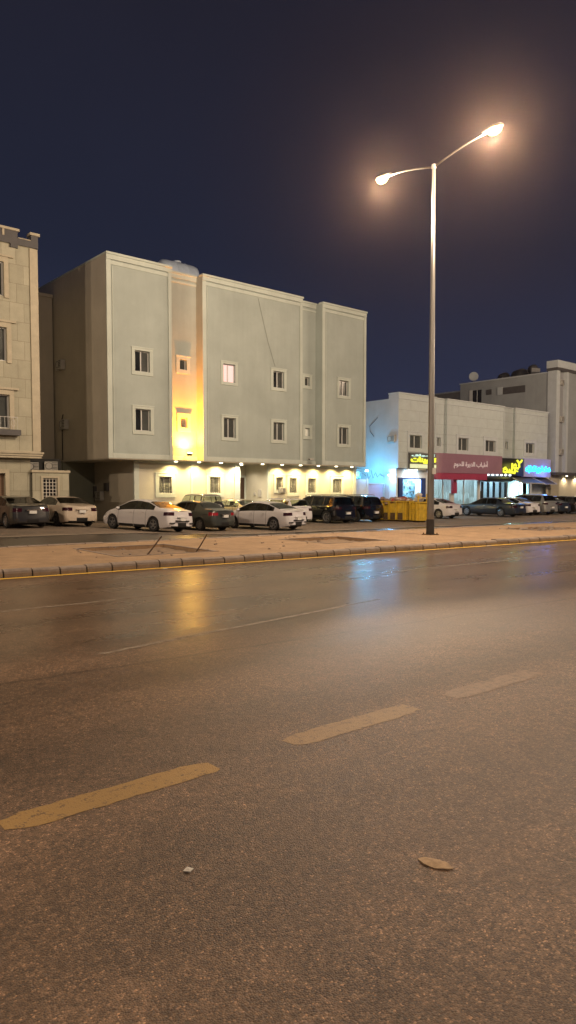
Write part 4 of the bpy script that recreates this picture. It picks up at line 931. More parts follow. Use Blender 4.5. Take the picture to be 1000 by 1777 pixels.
# maroon butcher sign
s1 = empty('shop_sign', (51.4, 36.7, 4.1), 0, 'wide maroon sign with white Arabic lettering over the curtained shopfront', 'sign')
pts = [(47.35 + .55 * (1 - math.cos(a)), 36.45 + .55 * (1 - math.sin(a))) for a in [i * math.pi / 12 for i in range(7)]]
p2 = [(47.30, 37.0)] + [(47.30 + .5 - .5 * math.cos(a), 36.95 - .5 * math.sin(a)) for a in [i * math.pi / 12 for i in range(7)]] + [(56.35, 36.45), (56.35, 37.0)]
prt(MB().prism(p2, 3.38, 4.98), 'sign_panel', M['maroon'], root=s1, parent=s1)
p3 = [(x, y + .05) for x, y in p2[1:-2]] + [(54.2, 36.5), (54.2, 37.0), (47.3, 37.0)]
prt(MB().prism(p3, 2.84, 3.377), 'fascia', M['maroon2'], root=s1, parent=s1)
prt(MB().box(49.9, 50.4, 36.9, 37.15, 1.7, 2.838), 'column_cladding', M['maroon2'], root=s1, parent=s1)
lettering('letters', 'أطياب الديرة للحوم', M['mlet'], s1, s1, 49.3, 54.1, 4.12, .72, 36.44, .008)
# grocery sign
s2 = empty('shop_sign', (45.7, 36.8, 4.3), 0, 'lit yellow and white sign partly hidden behind the lamp pole', 'sign')
prt(MB().box(44.15, 47.45, 36.80, 36.98, 3.70, 4.90), 'sign_panel', M['slate'], root=s2, parent=s2)
prt(MB().box(44.12, 47.45, 36.74, 36.79, 3.70, 4.02), 'sign_strip', M['ypan'], root=s2, parent=s2)
lettering('letters', 'أسواق', M['wlet'], s2, s2, 44.3, 47.3, 4.74, .26, 36.76, .02)
lettering('letters', 'تموينات', M['ylet'], s2, s2, 44.2, 47.35, 4.34, .58, 36.76, .05)
# kiosk sign with script strokes
s3 = empty('shop_sign', (58.3, 36.8, 4.0), 0, 'dark sign with glowing yellow handwritten script over the black kiosk', 'sign')
prt(MB().box(56.38, 59.2, 36.70, 36.95, 3.28, 4.86), 'sign_panel', M['black'], root=s3, parent=s3)
prt(MB().box(59.2, 60.26, 36.70, 36.95, 3.28, 4.86), 'side_panel', M['navy'], root=s3, parent=s3)
def S(u, v): return (56.4 + (u - 160) / 385 * 3.85, 36.62, 4.86 - (v - 90) / 270 * 1.55)
ky = MB()
def stroke(pp, r): ky.tube([S(*p) for p in pp], r, 6)
stroke([(240, 240), (205, 262), (205, 300), (240, 318), (270, 300), (262, 270), (235, 262)], .10); stroke([(262, 300), (310, 310), (350, 312), (385, 318), (400, 290), (385, 262)], .12)
stroke([(345, 165), (342, 220), (340, 285)], .09); stroke([(372, 250), (372, 200), (395, 180), (412, 205), (400, 240), (372, 240)], .085); stroke([(400, 235), (440, 250), (462, 225), (455, 170), (470, 150)], .10)
stroke([(425, 118), (445, 145), (465, 155), (490, 140), (505, 110)], .09); stroke([(300, 262), (310, 300)], .08)
ky.tube([S(425, 292), S(434, 292)], .08, 6)
prt(ky, 'letters', M['ylet'], root=s3, parent=s3)
s4 = empty('shop_sign', (62.6, 36.7, 4.1), 0, 'pale sign panel with glowing cyan Arabic lettering at the right end of the shops', 'sign')
prt(MB().box(60.30, 64.95, 36.62, 36.95, 3.22, 4.94), 'sign_panel', M['signwhite'], root=s4, parent=s4, bevel=.02)
lettering('letters', 'خدمات الجزيرة للعقارات', M['clet'], s4, s4, 60.45, 64.85, 3.92, .72, 36.58, .05)
point('sign_glow', (1.0, -.6, -.5), 60, (.12, .25, 1), .3, s4); point('sign_glow', (0.2, -.7, .1), 12, (.9, .9, .1), .3, s3)
point('sign_glow', (-.4, -.6, .0), 10, (.9, .9, .2), .3, s2)

# blue-white flood lights round the alley
for i, (x, y, z, tgt, pw, lab) in enumerate(((42.85, 37.9, 3.15, (43.0, 41, 6), 300, 'lit blue white flood light at the corner of the shops'), (40.75, 38.35, 3.45, (42.4, 41.5, 6.5), 330, 'lit blue white flood light above the alley wall'))):
    f_ = empty('wall_light', (x, y, z), 0, lab, 'flood light', 'blue flood lights in the alley')
    MB().box(-.2, .2, -.12, .0, -.09, .09).build('housing', M['acbody'], f_, bevel=.02); MB().box(-.17, .17, -.14, -.123, -.07, .07).build('lens', M['whitelens'], f_)
    MB().tube([(0, 0, 0), (0, .12, .08)], .02, 6).build('bracket', M['black'], f_)
    point('alley_light', (0 - .1, -.35, -.05), pw * .45, BLUE, .1, f_)
    if i == 1: point('alley_light', (.6, .95, -.1), 260, (.10, .62, 1.0), .1, f_)  # bare lamp without a fitting, added to turn the alley's back wall cyan
f_ = empty('wall_light', (44.9, 36.9, 3.62), 0, 'cool white strip light over the grocery shopfront', 'flood light')
MB().box(-1.2, 1.2, -.12, .05, -.06, .02).build('housing', M['acbody'], f_); spot('strip_light', (0, -.15, -.1), (0, .9, -.8), 260, (.75, .92, 1), 150, .8, .1, f_)
# alley between B and C
bw = empty('boundary_wall', (40.2, 38.4, 0), 0, 'lavender grey boundary wall beside the warm lit ground floor', 'wall')
prt(MB().box(39.32, 40.75, 38.3, 38.5, -.3, 2.80), 'wall_panel', M['Cside'], root=bw, parent=bw); prt(MB().box(40.75, 40.95, 38.22, 38.55, -.3, 2.86), 'post', M['Ctrim'], root=bw, parent=bw)
gt = empty('metal_gate', (41.9, 38.4, 0), 0, 'plain pale metal gate left of the grocery shopfront', 'gate')
prt(MB().box(40.98, 42.75, 38.36, 38.42, -.1, 2.42), 'gate_leaf', M['signwhite'], root=gt, parent=gt); prt(MB().ring(40.96, 42.9, -.1, 2.5, .08, 38.33, 38.45), 'gate_frame', M['Ctrim'], root=gt, parent=gt)
ab = empty('alley_building', (41.2, 46, 0), 0, 'pale blue lit wall at the back of the alley behind the gate', 'wall')
prt(MB().box(39.33, 42.98, 41.0, 41.3, -.3, 3.7), 'wall_panel', M['Cside'], root=ab, parent=ab)
ac_unit((41.6, 40.2, 2.9), R(15), 'air conditioner above the alley gate', .9)
ac_unit((43.0, 37.6, 5.7), R(-90), 'air conditioner on the side wall at the left corner of the shops', .9)
cb = MB(); cb.tube([(42.96, 39.15, 7.75), (42.94, 39.45, 7.5), (42.93, 40.0, 7.1), (42.94, 39.95, 6.7), (42.96, 39.55, 6.25)], .018, 6)
tag(cb.build('cable', M['cable']), 'loose black cable curling on the blue lit side wall of the shops', 'cable')
cb = MB()
rs = random.Random(8)
for i in range(5):
    x = 40.2 + i * .5; cb.tube([(x, 38.2, 3.3 + rs.uniform(-.1, .2)), (x + .2, 38.18, 3.0 + rs.uniform(-.2, .2)), (x + .45, 38.2, 3.2 + rs.uniform(-.2, .2))], .02, 5)
tag(cb.build('cable', M['cable']), 'tangled cables strung across the alley above the gate', 'cable')

# ------------------------------------------------------------------ building D
Db = empty('apartment_building', (72, 44, 0), 0, 'grey apartment building with projecting front cut by the right picture edge', 'building')
d1 = MB().box(66.4, 90, 37.9, 48.35, -.3, 13.55); d1.box(68.6, 90, 37.0, 37.9, 3.75, 14.0)
prt(d1, 'wall', stucco('grey_brown_render', (.33, .355, .37)), root=Db, parent=Db)
dn = MB().box(66.35, 67.0, 36.95, 37.9, 3.75, 14.0).box(68.25, 68.6, 36.9, 37.9, 3.75, 14.0); prt(dn, 'pilaster', M['Ctrim'], root=Db, parent=Db)
prt(MB().box(67.0, 68.25, 37.3, 37.9, 3.75, 14.0), 'recess_wall', stucco('recess_render', (.30, .31, .33)), root=Db, parent=Db)
prt(MB().box(66.25, 90, 36.8, 38.0, 14.0, 14.7), 'cornice', M['Ctrim'], root=Db, parent=Db); prt(MB().box(66.3, 90, 36.85, 38.0, 13.72, 13.998), 'cornice_band', M['slate'], root=Db, parent=Db)
prt(MB().box(66.3, 90, 36.85, 38.0, 3.45, 3.748), 'string_course', M['slate'], root=Db, parent=Db)
prt(MB().box(66.30, 66.45, 38.0, 48.4, 13.55, 13.66), 'coping', M['Ctrim'], root=Db, parent=Db)
dw = prt(MB().box(66.37, 66.398, 45.6, 46.7, 11.25, 12.75), 'window', M['pane'], root=Db, parent=Db); prt(MB().box(66.34, 66.368, 46.1, 46.16, 11.25, 12.75).box(66.34, 66.368, 46.72, 47.1, 11.1, 12.8), 'window_frame', M['frame'], root=Db, parent=dw)
prt(MB().box(66.36, 66.398, 44.35, 45.0, 12.1, 12.65), 'vent', M['slate'], root=Db, parent=Db)
prt(MB().box(66.36, 66.398, 40.4, 43.4, 11.95, 12.65), 'slot_opening', M['slate'], root=Db, parent=Db); prt(MB().box(66.33, 66.397, 43.0, 43.6, 11.95, 12.75), 'slot_panel', M['Ctrim'], root=Db, parent=Db)
dg = MB(); wall_y(dg, 37.6, 68.0, 90, -.3, 3.45); prt(dg, 'ground_floor_wall', M['Bground'], root=Db, parent=Db, recalc=False)
prt(MB().box(66.4, 68.0, 37.4, 37.8, -.3, 3.45), 'ground_pilaster', M['stonetrim'], root=Db, parent=Db)
ew = empty('boundary_wall', (65.6, 37.3, 0), 0, 'beige wall with dark doorway between the shops and the right hand building', 'wall')
wv = MB(); wall_y(wv, 37.1, 64.95, 66.4, -.3, 2.9, [(65.45, 65.95, -.1, 2.1)], .3); prt(wv, 'wall_panel', M['stonetrim'], root=ew, parent=ew, recalc=False); prt(MB().box(65.45, 65.95, 37.38, 37.42, -.1, 2.1), 'door', M['brown'], root=ew, parent=ew)
for i, (x, tp) in enumerate(((69.3, 90), (71.5, 90), (74, 90))):
    prt(MB().lathe([(.001, -.05), (.1, -.05), (.1, 0)], (x, 37.3, 3.44), 'z', 12), 'downlight', M['downlens'], root=Db, parent=Db)
    spot('downlight_light', (x - 72, 37.3 - 44, 3.3), (x - 72, 37.45 - 44, 0), 110, (1, .72, .42), 150, .8, .05, Db)
ac_unit((67.6, 37.3, 8.75), 0, 'air conditioner in the upper recess of the right hand building', 1.0); ac_unit((67.6, 37.3, 5.5), 0, 'air conditioner in the lower recess of the right hand building', 1.0); ac_unit((67.6, 37.3, 12.4), 0, 'air conditioner at the top recess of the right hand building', .9)
sdh = empty('satellite_dish', (71.2, 50, 13.4), R(-55), 'pale round satellite dish on the far roof behind the shops', 'satellite dish')
MB().lathe([(.001, .09), (.22, .075), (.40, .03), (.52, -.03), (.535, -.015), (.40, .05), (.001, .11)], (0, 0, 1.75), 'y', 20).xf(Matrix.Rotation(R(0), 4, 'X')).build('dish', M['Ctrim'], sdh, smooth=True)
MB().tube([(0, .1, 0), (0, .12, 1.6)], .04, 6).build('mast', M['galv'], sdh)
rb = empty('rear_building', (78, 52, 0), 0, 'far plain building behind the right hand roof', 'building')
prt(MB().box(69, 92, 48.5, 56, -.3, 13.2), 'wall', M['concrete'], root=rb, parent=rb); prt(MB().box(68.9, 92, 48.4, 56.1, 13.2, 13.35), 'coping', M['Ctrim'], root=rb, parent=rb)
for i, (x, y, r_, l_, lab) in enumerate(((69.5, 43.0, .62, 1.9, 'dark rooftop water tank nearest the right hand building front'), (69.5, 44.9, .55, 1.3, 'dark rooftop water tank behind and left of the larger one'), (71.5, 42.6, .5, 1.0, 'upper dark water tank raised on the right hand roof'))):
    z0 = 13.5 if i < 2 else 14.4
    t_ = empty('water_tank', (x, y, z0), R(60), lab, 'water tank', 'water tanks on the right hand roof')
    MB().lathe([(.001, -l_ / 2), (r_ * .6, -l_ / 2), (r_, -l_ / 2 + .25), (r_, l_ / 2 - .25), (r_ * .6, l_ / 2), (.001, l_ / 2)], (0, 0, r_ + .15), 'x', 20).build('tank_body', M['slate2'], t_, smooth=True)
    MB().box(-.6, -.4, -.5, .5, 0, .7).box(.4, .6, -.5, .5, 0, .7).build('cradle', M['concrete'], t_)

# ------------------------------------------------------------------ cars
def interp(pts, x):
    if x <= pts[0][0]: return pts[0][1]
    for (a, va), (b_, vb) in zip(pts, pts[1:]):
        if x <= b_:
            t = (x - a) / (b_ - a); return va + (vb - va) * t
    return pts[-1][1]
def smoothp(pts, x, r=.10): return (interp(pts, x - r) + 2 * interp(pts, x) + interp(pts, x + r) + interp(pts, x - r / 2) * 2 + interp(pts, x + r / 2) * 2) / 8

SEDAN = dict(L=4.6, W=1.8, wheels=(.98, 3.68), rw=.325, belt=[(0, .93), (.5, .97), (1.2, .955), (3.3, .885), (3.9, .80), (4.3, .68), (4.6, .54)],
             top=[(0, .99), (.25, 1.05), (.62, 1.08), (1.0, 1.22), (1.45, 1.38), (1.95, 1.44), (2.4, 1.45), (2.75, 1.40), (3.15, 1.22), (3.6, .985), (3.9, .92), (4.25, .80), (4.5, .66), (4.6, .58)],
             side=[(1.02, 1.42), (1.50, 2.22), (2.28, 3.30)], rear=(.66, 1.42), wind=(2.78, 3.56), seams=(1.46, 2.25, 3.28), lz=(.76, .92), hz=(.56, .70), k=.46, th=.055)
def var(base, **k): d = dict(base); d.update(k); return d
MAZDA = var(SEDAN, L=4.8, wheels=(1.02, 3.86), rw=.335, belt=[(0, .95), (.5, 1.0), (1.2, .98), (3.4, .90), (4.0, .83), (4.5, .70), (4.8, .55)],
            top=[(0, 1.02), (.25, 1.07), (.70, 1.10), (1.15, 1.24), (1.6, 1.39), (2.1, 1.45), (2.5, 1.455), (2.9, 1.39), (3.3, 1.20), (3.75, .99), (4.1, .93), (4.45, .82), (4.7, .68), (4.8, .6)],
            side=[(1.16, 1.55), (1.63, 2.36), (2.42, 3.42)], rear=(.74, 1.56), wind=(2.92, 3.70), seams=(1.59, 2.39, 3.42))
OLD = var(SEDAN, L=4.5, W=1.74, wheels=(.98, 3.55), rw=.31, top=[(0, 1.02), (.2, 1.08), (.72, 1.10), (1.0, 1.25), (1.3, 1.40), (1.75, 1.46), (2.3, 1.47), (2.7, 1.41), (3.05, 1.22), (3.45, .99), (3.9, .92), (4.2, .80), (4.5, .6)],
          side=[(1.42, 2.10), (2.16, 3.15)], rear=(.76, 1.30), wind=(2.72, 3.40), seams=(1.38, 2.13, 3.15), lz=(.78, .96))
LIMO = var(SEDAN, L=5.35, W=1.96, wheels=(1.22, 4.18), rw=.34, belt=[(0, .90), (.6, .95), (1.4, .95), (3.7, .90), (4.4, .84), (5.0, .74), (5.35, .60)],
           top=[(0, .98), (.2, 1.02), (1.0, 1.04), (1.3, 1.20), (1.62, 1.38), (2.0, 1.44), (2.7, 1.45), (3.1, 1.39), (3.5, 1.18), (3.9, .98), (4.4, .93), (4.9, .85), (5.25, .72), (5.35, .66)],
           side=[(1.62, 2.42), (2.50, 3.62)], rear=(1.04, 1.62), wind=(3.12, 3.84), seams=(1.6, 2.46, 3.6), lz=(.70, .88), hz=(.6, .76))
SUV = dict(L=4.8, W=1.92, wheels=(.98, 3.80), rw=.38, belt=[(0, 1.02), (.5, 1.06), (1.2, 1.05), (3.5, 1.0), (4.1, .95), (4.5, .86), (4.8, .68)],
           top=[(0, 1.06), (.10, 1.12), (.30, 1.42), (.50, 1.60), (.9, 1.66), (2.4, 1.68), (2.9, 1.63), (3.3, 1.45), (3.85, 1.14), (4.2, 1.07), (4.6, .95), (4.75, .8), (4.8, .74)],
           side=[(.62, 1.25), (1.34, 2.28), (2.36, 3.50)], rear=(.12, .50), wind=(2.98, 3.78), seams=(1.3, 2.32, 3.5), lz=(.86, 1.0), hz=(.72, .88), k=.36, th=.05)
HATCH = var(SUV, L=4.4, W=1.8, wheels=(.85, 3.5), rw=.33, belt=[(0, .95), (.5, .98), (1.2, .96), (3.2, .90), (3.7, .85), (4.1, .74), (4.4, .58)],
            top=[(0, .99), (.10, 1.04), (.30, 1.28), (.52, 1.44), (.9, 1.49), (2.1, 1.51), (2.6, 1.45), (3.0, 1.27), (3.5, 1.02), (3.8, .95), (4.15, .84), (4.4, .64)],
            side=[(.62, 1.15), (1.22, 2.08), (2.16, 3.18)], rear=(.12, .52), wind=(2.64, 3.44), seams=(1.18, 2.12, 3.2), lz=(.78, .94), hz=(.6, .75))
BOXY = var(SUV, L=3.85, W=1.70, wheels=(.72, 3.0), rw=.36, belt=[(0, .98), (2.6, .98), (3.3, .96), (3.6, .88), (3.85, .72)],
           top=[(0, 1.02), (.05, 1.10), (.15, 1.58), (.24, 1.70), (.7, 1.74), (2.0, 1.75), (2.35, 1.70), (2.62, 1.42), (2.9, 1.08), (3.4, 1.04), (3.7, .96), (3.85, .8)],
           side=[(.32, .98), (1.12, 1.60), (1.66, 2.52)], rear=(.05, .20), wind=(2.38, 2.86), seams=(1.05, 2.56), lz=(.62, .86), hz=(.66, .82), k=.22, th=.05)

wheel_cache = {}
def wheel(parent, x, y, r, side, spokes=5, rimmat='rim'):
    key = (r, side, spokes, rimmat)
    if key not in wheel_cache:
        W_ = .21; s = side
        prof = [(r * .62, -W_ / 2), (r * .93, -W_ / 2), (r, -W_ / 2 + .035), (r, W_ / 2 - .035), (r * .93, W_ / 2), (r * .66, W_ / 2), (r * .64, W_ / 2 - .03)]
        ty = MB().lathe([(a, b_ * s) for a, b_ in prof], (0, 0, 0), 'y', 28)
        rm = MB().lathe([(r * .66, s * (W_ / 2 - .005)), (r * .60, s * (W_ / 2 + .0)), (r * .56, s * (W_ / 2 - .03)), (r * .55, s * (W_ / 2 - .1))], (0, 0, 0), 'y', 28)
        rm.lathe([(.001, s * (W_ / 2 - .01)), (r * .14, s * (W_ / 2 - .012)), (r * .16, s * (W_ / 2 - .03)), (r * .16, s * (W_ / 2 - .06))], (0, 0, 0), 'y', 12)
        for k in range(spokes):
            a = 2 * math.pi * k / spokes
            w0, w1 = r * .10, r * .075
            t_ = MB().add([(-w0, s * (W_ / 2 - .02), r * .10), (w0, s * (W_ / 2 - .02), r * .10), (w1, s * (W_ / 2 - .008), r * .60), (-w1, s * (W_ / 2 - .008), r * .60),
                           (-w0, s * (W_ / 2 - .06), r * .10), (w0, s * (W_ / 2 - .06), r * .10), (w1, s * (W_ / 2 - .05), r * .60), (-w1, s * (W_ / 2 - .05), r * .60)],
                          [(0, 1, 2, 3), (4, 5, 6, 7), (0, 3, 7, 4), (1, 2, 6, 5)]).xf(Matrix.Rotation(a, 4, 'Y'))
            rm.add(t_.v, t_.f)
        hb = MB().lathe([(.001, s * (W_ / 2 - .09)), (r * .6, s * (W_ / 2 - .09))], (0, 0, 0), 'y', 20)
        wheel_cache[key] = (ty, rm, hb)
        o = ty.build('wheel', M['rubber'], None); smooth_angle(o, 40); c1 = rm.build('rim', M[rimmat], None); smooth_angle(c1, 35); c2 = hb.build('brake_disc', M['rimdark'], None)
        wheel_cache[key] = (o.data, c1.data, c2.data)
        for q_ in (o, c1, c2): bpy.data.objects.remove(q_)
    a, b_, c_ = wheel_cache[key]
    o = bpy.data.objects.new('wheel', a); COL.objects.link(o); o.parent = parent; o.location = (x, y, r)
    for nme, d_ in (('rim', b_), ('brake_disc', c_)):
        q_ = bpy.data.objects.new(nme, d_); COL.objects.link(q_); q_.parent = o
    return o

def car(spec, X, Y, heading, pm, label, name='parked_car', cat='car', glass='cglass', tail='tail', spokes=5, rimmat='rim', rails=False, spare=False, group='cars parked in front of the buildings', extra=None):
    L_, W_ = spec['L'], spec['W']; z = gz(X, Y) + .006
    t = empty(name, (X, Y, z), 0, label, cat, group)
    e_ = .5; nx = -(gz(X + e_, Y) - gz(X - e_, Y)) / (2 * e_); ny = -(gz(X, Y + e_) - gz(X, Y - e_)) / (2 * e_)
    up = Vector((nx, ny, 1)).normalized(); fw = Vector((math.cos(R(heading)), math.sin(R(heading)), 0)); fw = (fw - up * fw.dot(up)).normalized(); lf = up.cross(fw)
    t.rotation_euler = Matrix((fw, lf, up)).transposed().to_euler()
    rw = spec['rw']; Ra = rw + .055; wr, wf = spec['wheels']; k = spec['k']
    xs = set(round(v, 3) for v in lin(0, L_, int(L_ / .11)))
    for xw in (wr, wf):
        for i in range(13): xs.add(round(xw + Ra * math.cos(i * math.pi / 12), 3))
    for a, b_ in list(spec['side']) + [spec['rear'], spec['wind']]: xs.add(a); xs.add(b_)
    for s_ in spec['seams']: xs.add(round(s_ - .008, 3)); xs.add(round(s_ + .008, 3))
    for v in (.03, .07, .13, .2, .3, L_ - .03, L_ - .07, L_ - .13, L_ - .2, L_ - .3, L_ - .45, .42): xs.add(round(v, 3))
    key_x = set(round(v, 3) for a in spec['side'] for v in a) | {round(v, 3) for v in spec['rear'] + spec['wind']} | {round(s_ + d, 3) for s_ in spec['seams'] for d in (-.008, .008)}
    xs = sorted(xs); keep = []
    for v in xs:
        if keep and v - keep[-1] < .014 and v not in key_x: continue
        keep.append(v)
    xs = keep
    lz0, lz1 = spec['lz']; hz0, hz1 = spec['hz']
    def halfw(x):
        w_ = W_ / 2
        if x < 1.0: w_ -= .075 * ((1.0 - x) / 1.0) ** 2
        xf = L_ - x
        if xf < 1.2: w_ -= .13 * ((1.2 - xf) / 1.2) ** 2
        r = .16
        for d in (x, xf):
            if d < r: w_ -= (r - math.sqrt(max(0, r * r - (r - d) ** 2))) * .8
        return w_
    def section(x):
        w_ = halfw(x); zb = smoothp(spec['belt'], x, .12); zt = smoothp(spec['top'], x, .09); zt = max(zt, zb + .035)
        bot = .19 + .06 * max(0, 1 - x / .5) + .04 * max(0, 1 - (L_ - x) / .5)
        for xw in (wr, wf):
            d = abs(x - xw)
            if d < Ra: bot = max(bot, rw + math.sqrt(Ra * Ra - d * d))
        f = x / L_
        l0, l1 = lz0 + (hz0 - lz0) * f, lz1 + (hz1 - lz1) * f
        cab = zt - zb
        kk = k if cab > .12 else k * (cab / .12)
        wt = w_ * .955 - max(0, cab - .04) * kk - .02
        ze = zt - .035 * min(1, cab / .3) - .012
        P_ = [(w_ * .93, bot), (w_ * .975, .30), (w_ * .995, .45), (w_, .56), (w_ * .995, l0), (w_ * .975, l1), (w_ * .955, zb)]
        P_ = [(a, max(z_, bot + .004 * i)) if i < 6 else (a, max(z_, bot + .03)) for i, (a, z_) in enumerate(P_)]
        P_[5] = (P_[5][0], min(P_[5][1], zb - .012)); P_[4] = (P_[4][0], min(P_[4][1], zb - .03))
        P_ = [(a, max(z_, bot + .004 * i)) if i else (a, z_) for i, (a, z_) in enumerate(P_)]
        h = ze - zb; wb_ = w_ * .955
        P_ += [(wb_ + (wt - wb_) * .10, zb + h * .09), (wb_ + (wt - wb_) * .92, zb + h * .92), (wt - .012, ze + .006), (wt * .80, zt - .010), (wt * .42, zt - .002), (0, zt)]
        return P_
    def shear(x, zz, yy):
        s_ = 0
        if x < .5: s_ = interp([(.15, .10), (.30, .0), (.52, .0), (.62, .035), (.85, .05), (.95, .075), (1.15, .12)], zz) * (1 - x / .5)
        xf = L_ - x
        if xf < .5: s_ = -interp([(.15, .12), (.30, .02), (.50, .0), (.62, .05), (.8, .12), (1.0, .18)], zz) * (1 - xf / .5)
        # rounded plan of the ends
        if x < .35: s_ += .10 * (abs(yy) / (W_ / 2)) ** 2.5 * (1 - x / .35)
        if xf < .35: s_ -= .16 * (abs(yy) / (W_ / 2)) ** 2.2 * (1 - xf / .35)
        return x + s_
    NP = 13
    V = []
    for x in xs:
        sec = section(x)
        full = [(a, b_) for a, b_ in sec] + [(-a, b_) for a, b_ in reversed(sec[:-1])]
        V.append([(shear(x, b_, a) - L_ / 2, a, b_) for a, b_ in full])
    NF = 2 * NP - 1
    bk = {}
    def put(key, vs): bk.setdefault(key, MB()).add(vs, [tuple(range(len(vs)))])
    inr = lambda x, r: r[0] - .001 < x < r[1] + .001
    for i in range(len(xs) - 1):
        xm = (xs[i] + xs[i + 1]) / 2
        for j in range(NF - 1):
            jj = j if j < NP - 1 else NF - 2 - j   # band index 0..11 from bottom to centre
            left = j < NP - 1
            vs = [V[i][j], V[i + 1][j], V[i + 1][j + 1], V[i][j + 1]]
            key = ('body',)
            seam = any(abs(xm - s_) < .009 for s_ in spec['seams'])
            if jj in (7,) and any(inr(xm, r) for r in spec['side']): key = ('side_window', left, [inr(xm, r) for r in spec['side']].index(True))
            elif jj in (6, 7, 8) and spec['side'][0][0] - .06 < xm < spec['side'][-1][1] + .02 and jj == 7: key = ('pillar_trim',)
            elif jj >= 9 and inr(xm, spec['rear']): key = ('rear_window',)
            elif jj >= 9 and inr(xm, spec['wind']): key = ('windscreen',)
            elif jj == 4 and xm < .36: key = ('tail_light', left)
            elif jj == 4 and L_ - xm < .42: key = ('headlight', left)
            elif jj == 0 and not seam: key = ('sill_trim', left) if wr + Ra < xm < wf - Ra else ('body',)
            elif seam and 0 < jj < 7: key = ('sill_trim', left)
            elif 0 < jj < 7 and spec['seams'][0] < xm < spec['seams'][-1] and xm > wr + Ra * .0:
                ds = [a for a in spec['seams'] if a < xm]; key = ('door', left, len(ds) - 1)
            put(key, vs)
    for end, row in (('r', V[0]), ('f', V[-1])):
        m = NP
        for j in range(NP - 1):
            a, b_ = row[j], row[j + 1]; c_, d_ = row[NF - 2 - j], row[NF - 1 - j]
            # split across: outer, middle, outer
            def mid(p, q, t): return tuple(p[n] + (q[n] - p[n]) * t for n in range(3))
            cuts = [0, .06, .16, .30, .5, .70, .84, .94, 1]
            bul = .07 if end == 'r' else -.12
            def off(p, t): u = abs(2 * t - 1); return (p[0] - bul * (1 - u ** 2.5) * .5, p[1], p[2])
            for n in range(8):
                t0, t1 = cuts[n], cuts[n + 1]
                q4 = [off(mid(a, d_, t0), t0), off(mid(a, d_, t1), t1), off(mid(b_, c_, t1), t1), off(mid(b_, c_, t0), t0)]
                key = ('body',)
                outer = n in (0, 1, 2, 5, 6, 7)
                if end == 'r':
                    if j == 4 and n in (0, 1, 6, 7): key = ('tail_light', n < 4)
                    elif j == 0: key = ('bumper_trim', end)
                    elif j in (1, 2) and j == 1 and n in (3, 4): key = ('bumper_trim', end)
                else:
                    if j == 4 and outer: key = ('headlight', n < 4)
                    elif j in (2, 3, 4) and not outer: key = ('grille',)
                    elif j == 0: key = ('bumper_trim', end)
                put(key, q4)
    mats = dict(body=pm, side_window=M[glass], pillar_trim=M['trim'], rear_window=M[glass], windscreen=M[glass], tail_light=M[tail], headlight=M['head'], sill_trim=M['trim'], door=pm, bumper_trim=M['trim'], grille=M['trim'])
    parts = {}
    for key, mb in bk.items():
        me_o = mb.build(key[0], mats[key[0]], t, recalc=False)
        bm = bmesh.new(); bm.from_mesh(me_o.data); bmesh.ops.remove_doubles(bm, verts=bm.verts, dist=.0008)
        bmesh.ops.dissolve_degenerate(bm, dist=.0005, edges=bm.edges)
        bm.normal_update()
        for f in bm.faces:
            f.smooth = True; c0 = f.calc_center_median()
            if f.normal.dot(Vector((c0.x - max(-L_ * .3, min(L_ * .3, c0.x)), c0.y, (c0.z - .5) * .8))) < 0: f.normal_flip()
        for ed in bm.edges:
            if len(ed.link_faces) == 2 and ed.calc_face_angle(0) > R(50): ed.smooth = False
        bm.to_mesh(me_o.data); bm.free(); parts[key] = me_o
    # handles on the doors
    for key, o_ in parts.items():
        if key[0] == 'door':
            x0 = spec['seams'][key[2]] + .06; s_ = 1 if key[1] else -1
            hz_ = interp(spec['belt'], x0) - .10; yy = halfw(x0) * .99
            MB().box(x0 - L_ / 2, x0 + .17 - L_ / 2, s_ * yy if s_ > 0 else -yy - .03, s_ * yy + .03 if s_ > 0 else -yy, hz_, hz_ + .03).build('door_handle', pm if pm != M['bluecar'] else M['chrome'], o_)
    MB().box(.30 - L_ / 2, L_ / 2 - .35, -W_ / 2 + .30, W_ / 2 - .30, .17, .60).box(wr + Ra - L_ / 2, wf - Ra - L_ / 2, -W_ / 2 + .12, W_ / 2 - .12, .17, .50).build('underbody', M['under'], t)
    zb_ = interp(spec['belt'], L_ / 2)
    MB().box(spec['rear'][0] + .1 - L_ / 2, spec['wind'][1] - .1 - L_ / 2, -W_ / 2 + .15, W_ / 2 - .15, zb_ - .42, zb_ - .38).build('cabin_floor', M['seat'], t)
    se = MB(); xc = spec['wind'][0] - .55 - L_ / 2; xr_ = spec['seams'][0] - .05 - L_ / 2; top = interp(spec['top'], 2.2)
    for sy in (-1, 1):
        se.prism([(xc - .05, zb_ - .4), (xc + .10, zb_ - .4), (xc - .02, zb_ + .13), (xc - .14, zb_ + .13)], sy * .36 - .22, sy * .36 + .22, 'y')
        se.prism([(xc - .12, zb_ + .15), (xc - .03, zb_ + .15), (xc - .06, zb_ + .34), (xc - .14, zb_ + .34)], sy * .36 - .12, sy * .36 + .12, 'y')
        se.prism([(xr_ - .0, zb_ + .12), (xr_ + .09, zb_ + .12), (xr_ + .05, zb_ + .26), (xr_ - .02, zb_ + .26)], sy * .36 - .12, sy * .36 + .12, 'y')
    se.prism([(xr_ + .05, zb_ - .4), (xr_ + .22, zb_ - .4), (xr_ + .1, zb_ + .10), (xr_ - .02, zb_ + .10)], -W_ / 2 + .25, W_ / 2 - .25, 'y')
    se.build('seats', M['seat'], t, bevel=.02)
    for xw in (wr, wf):
        for s_ in (1, -1): wheel(t, xw - L_ / 2, s_ * (W_ / 2 - .125), rw, s_, spokes, rimmat)
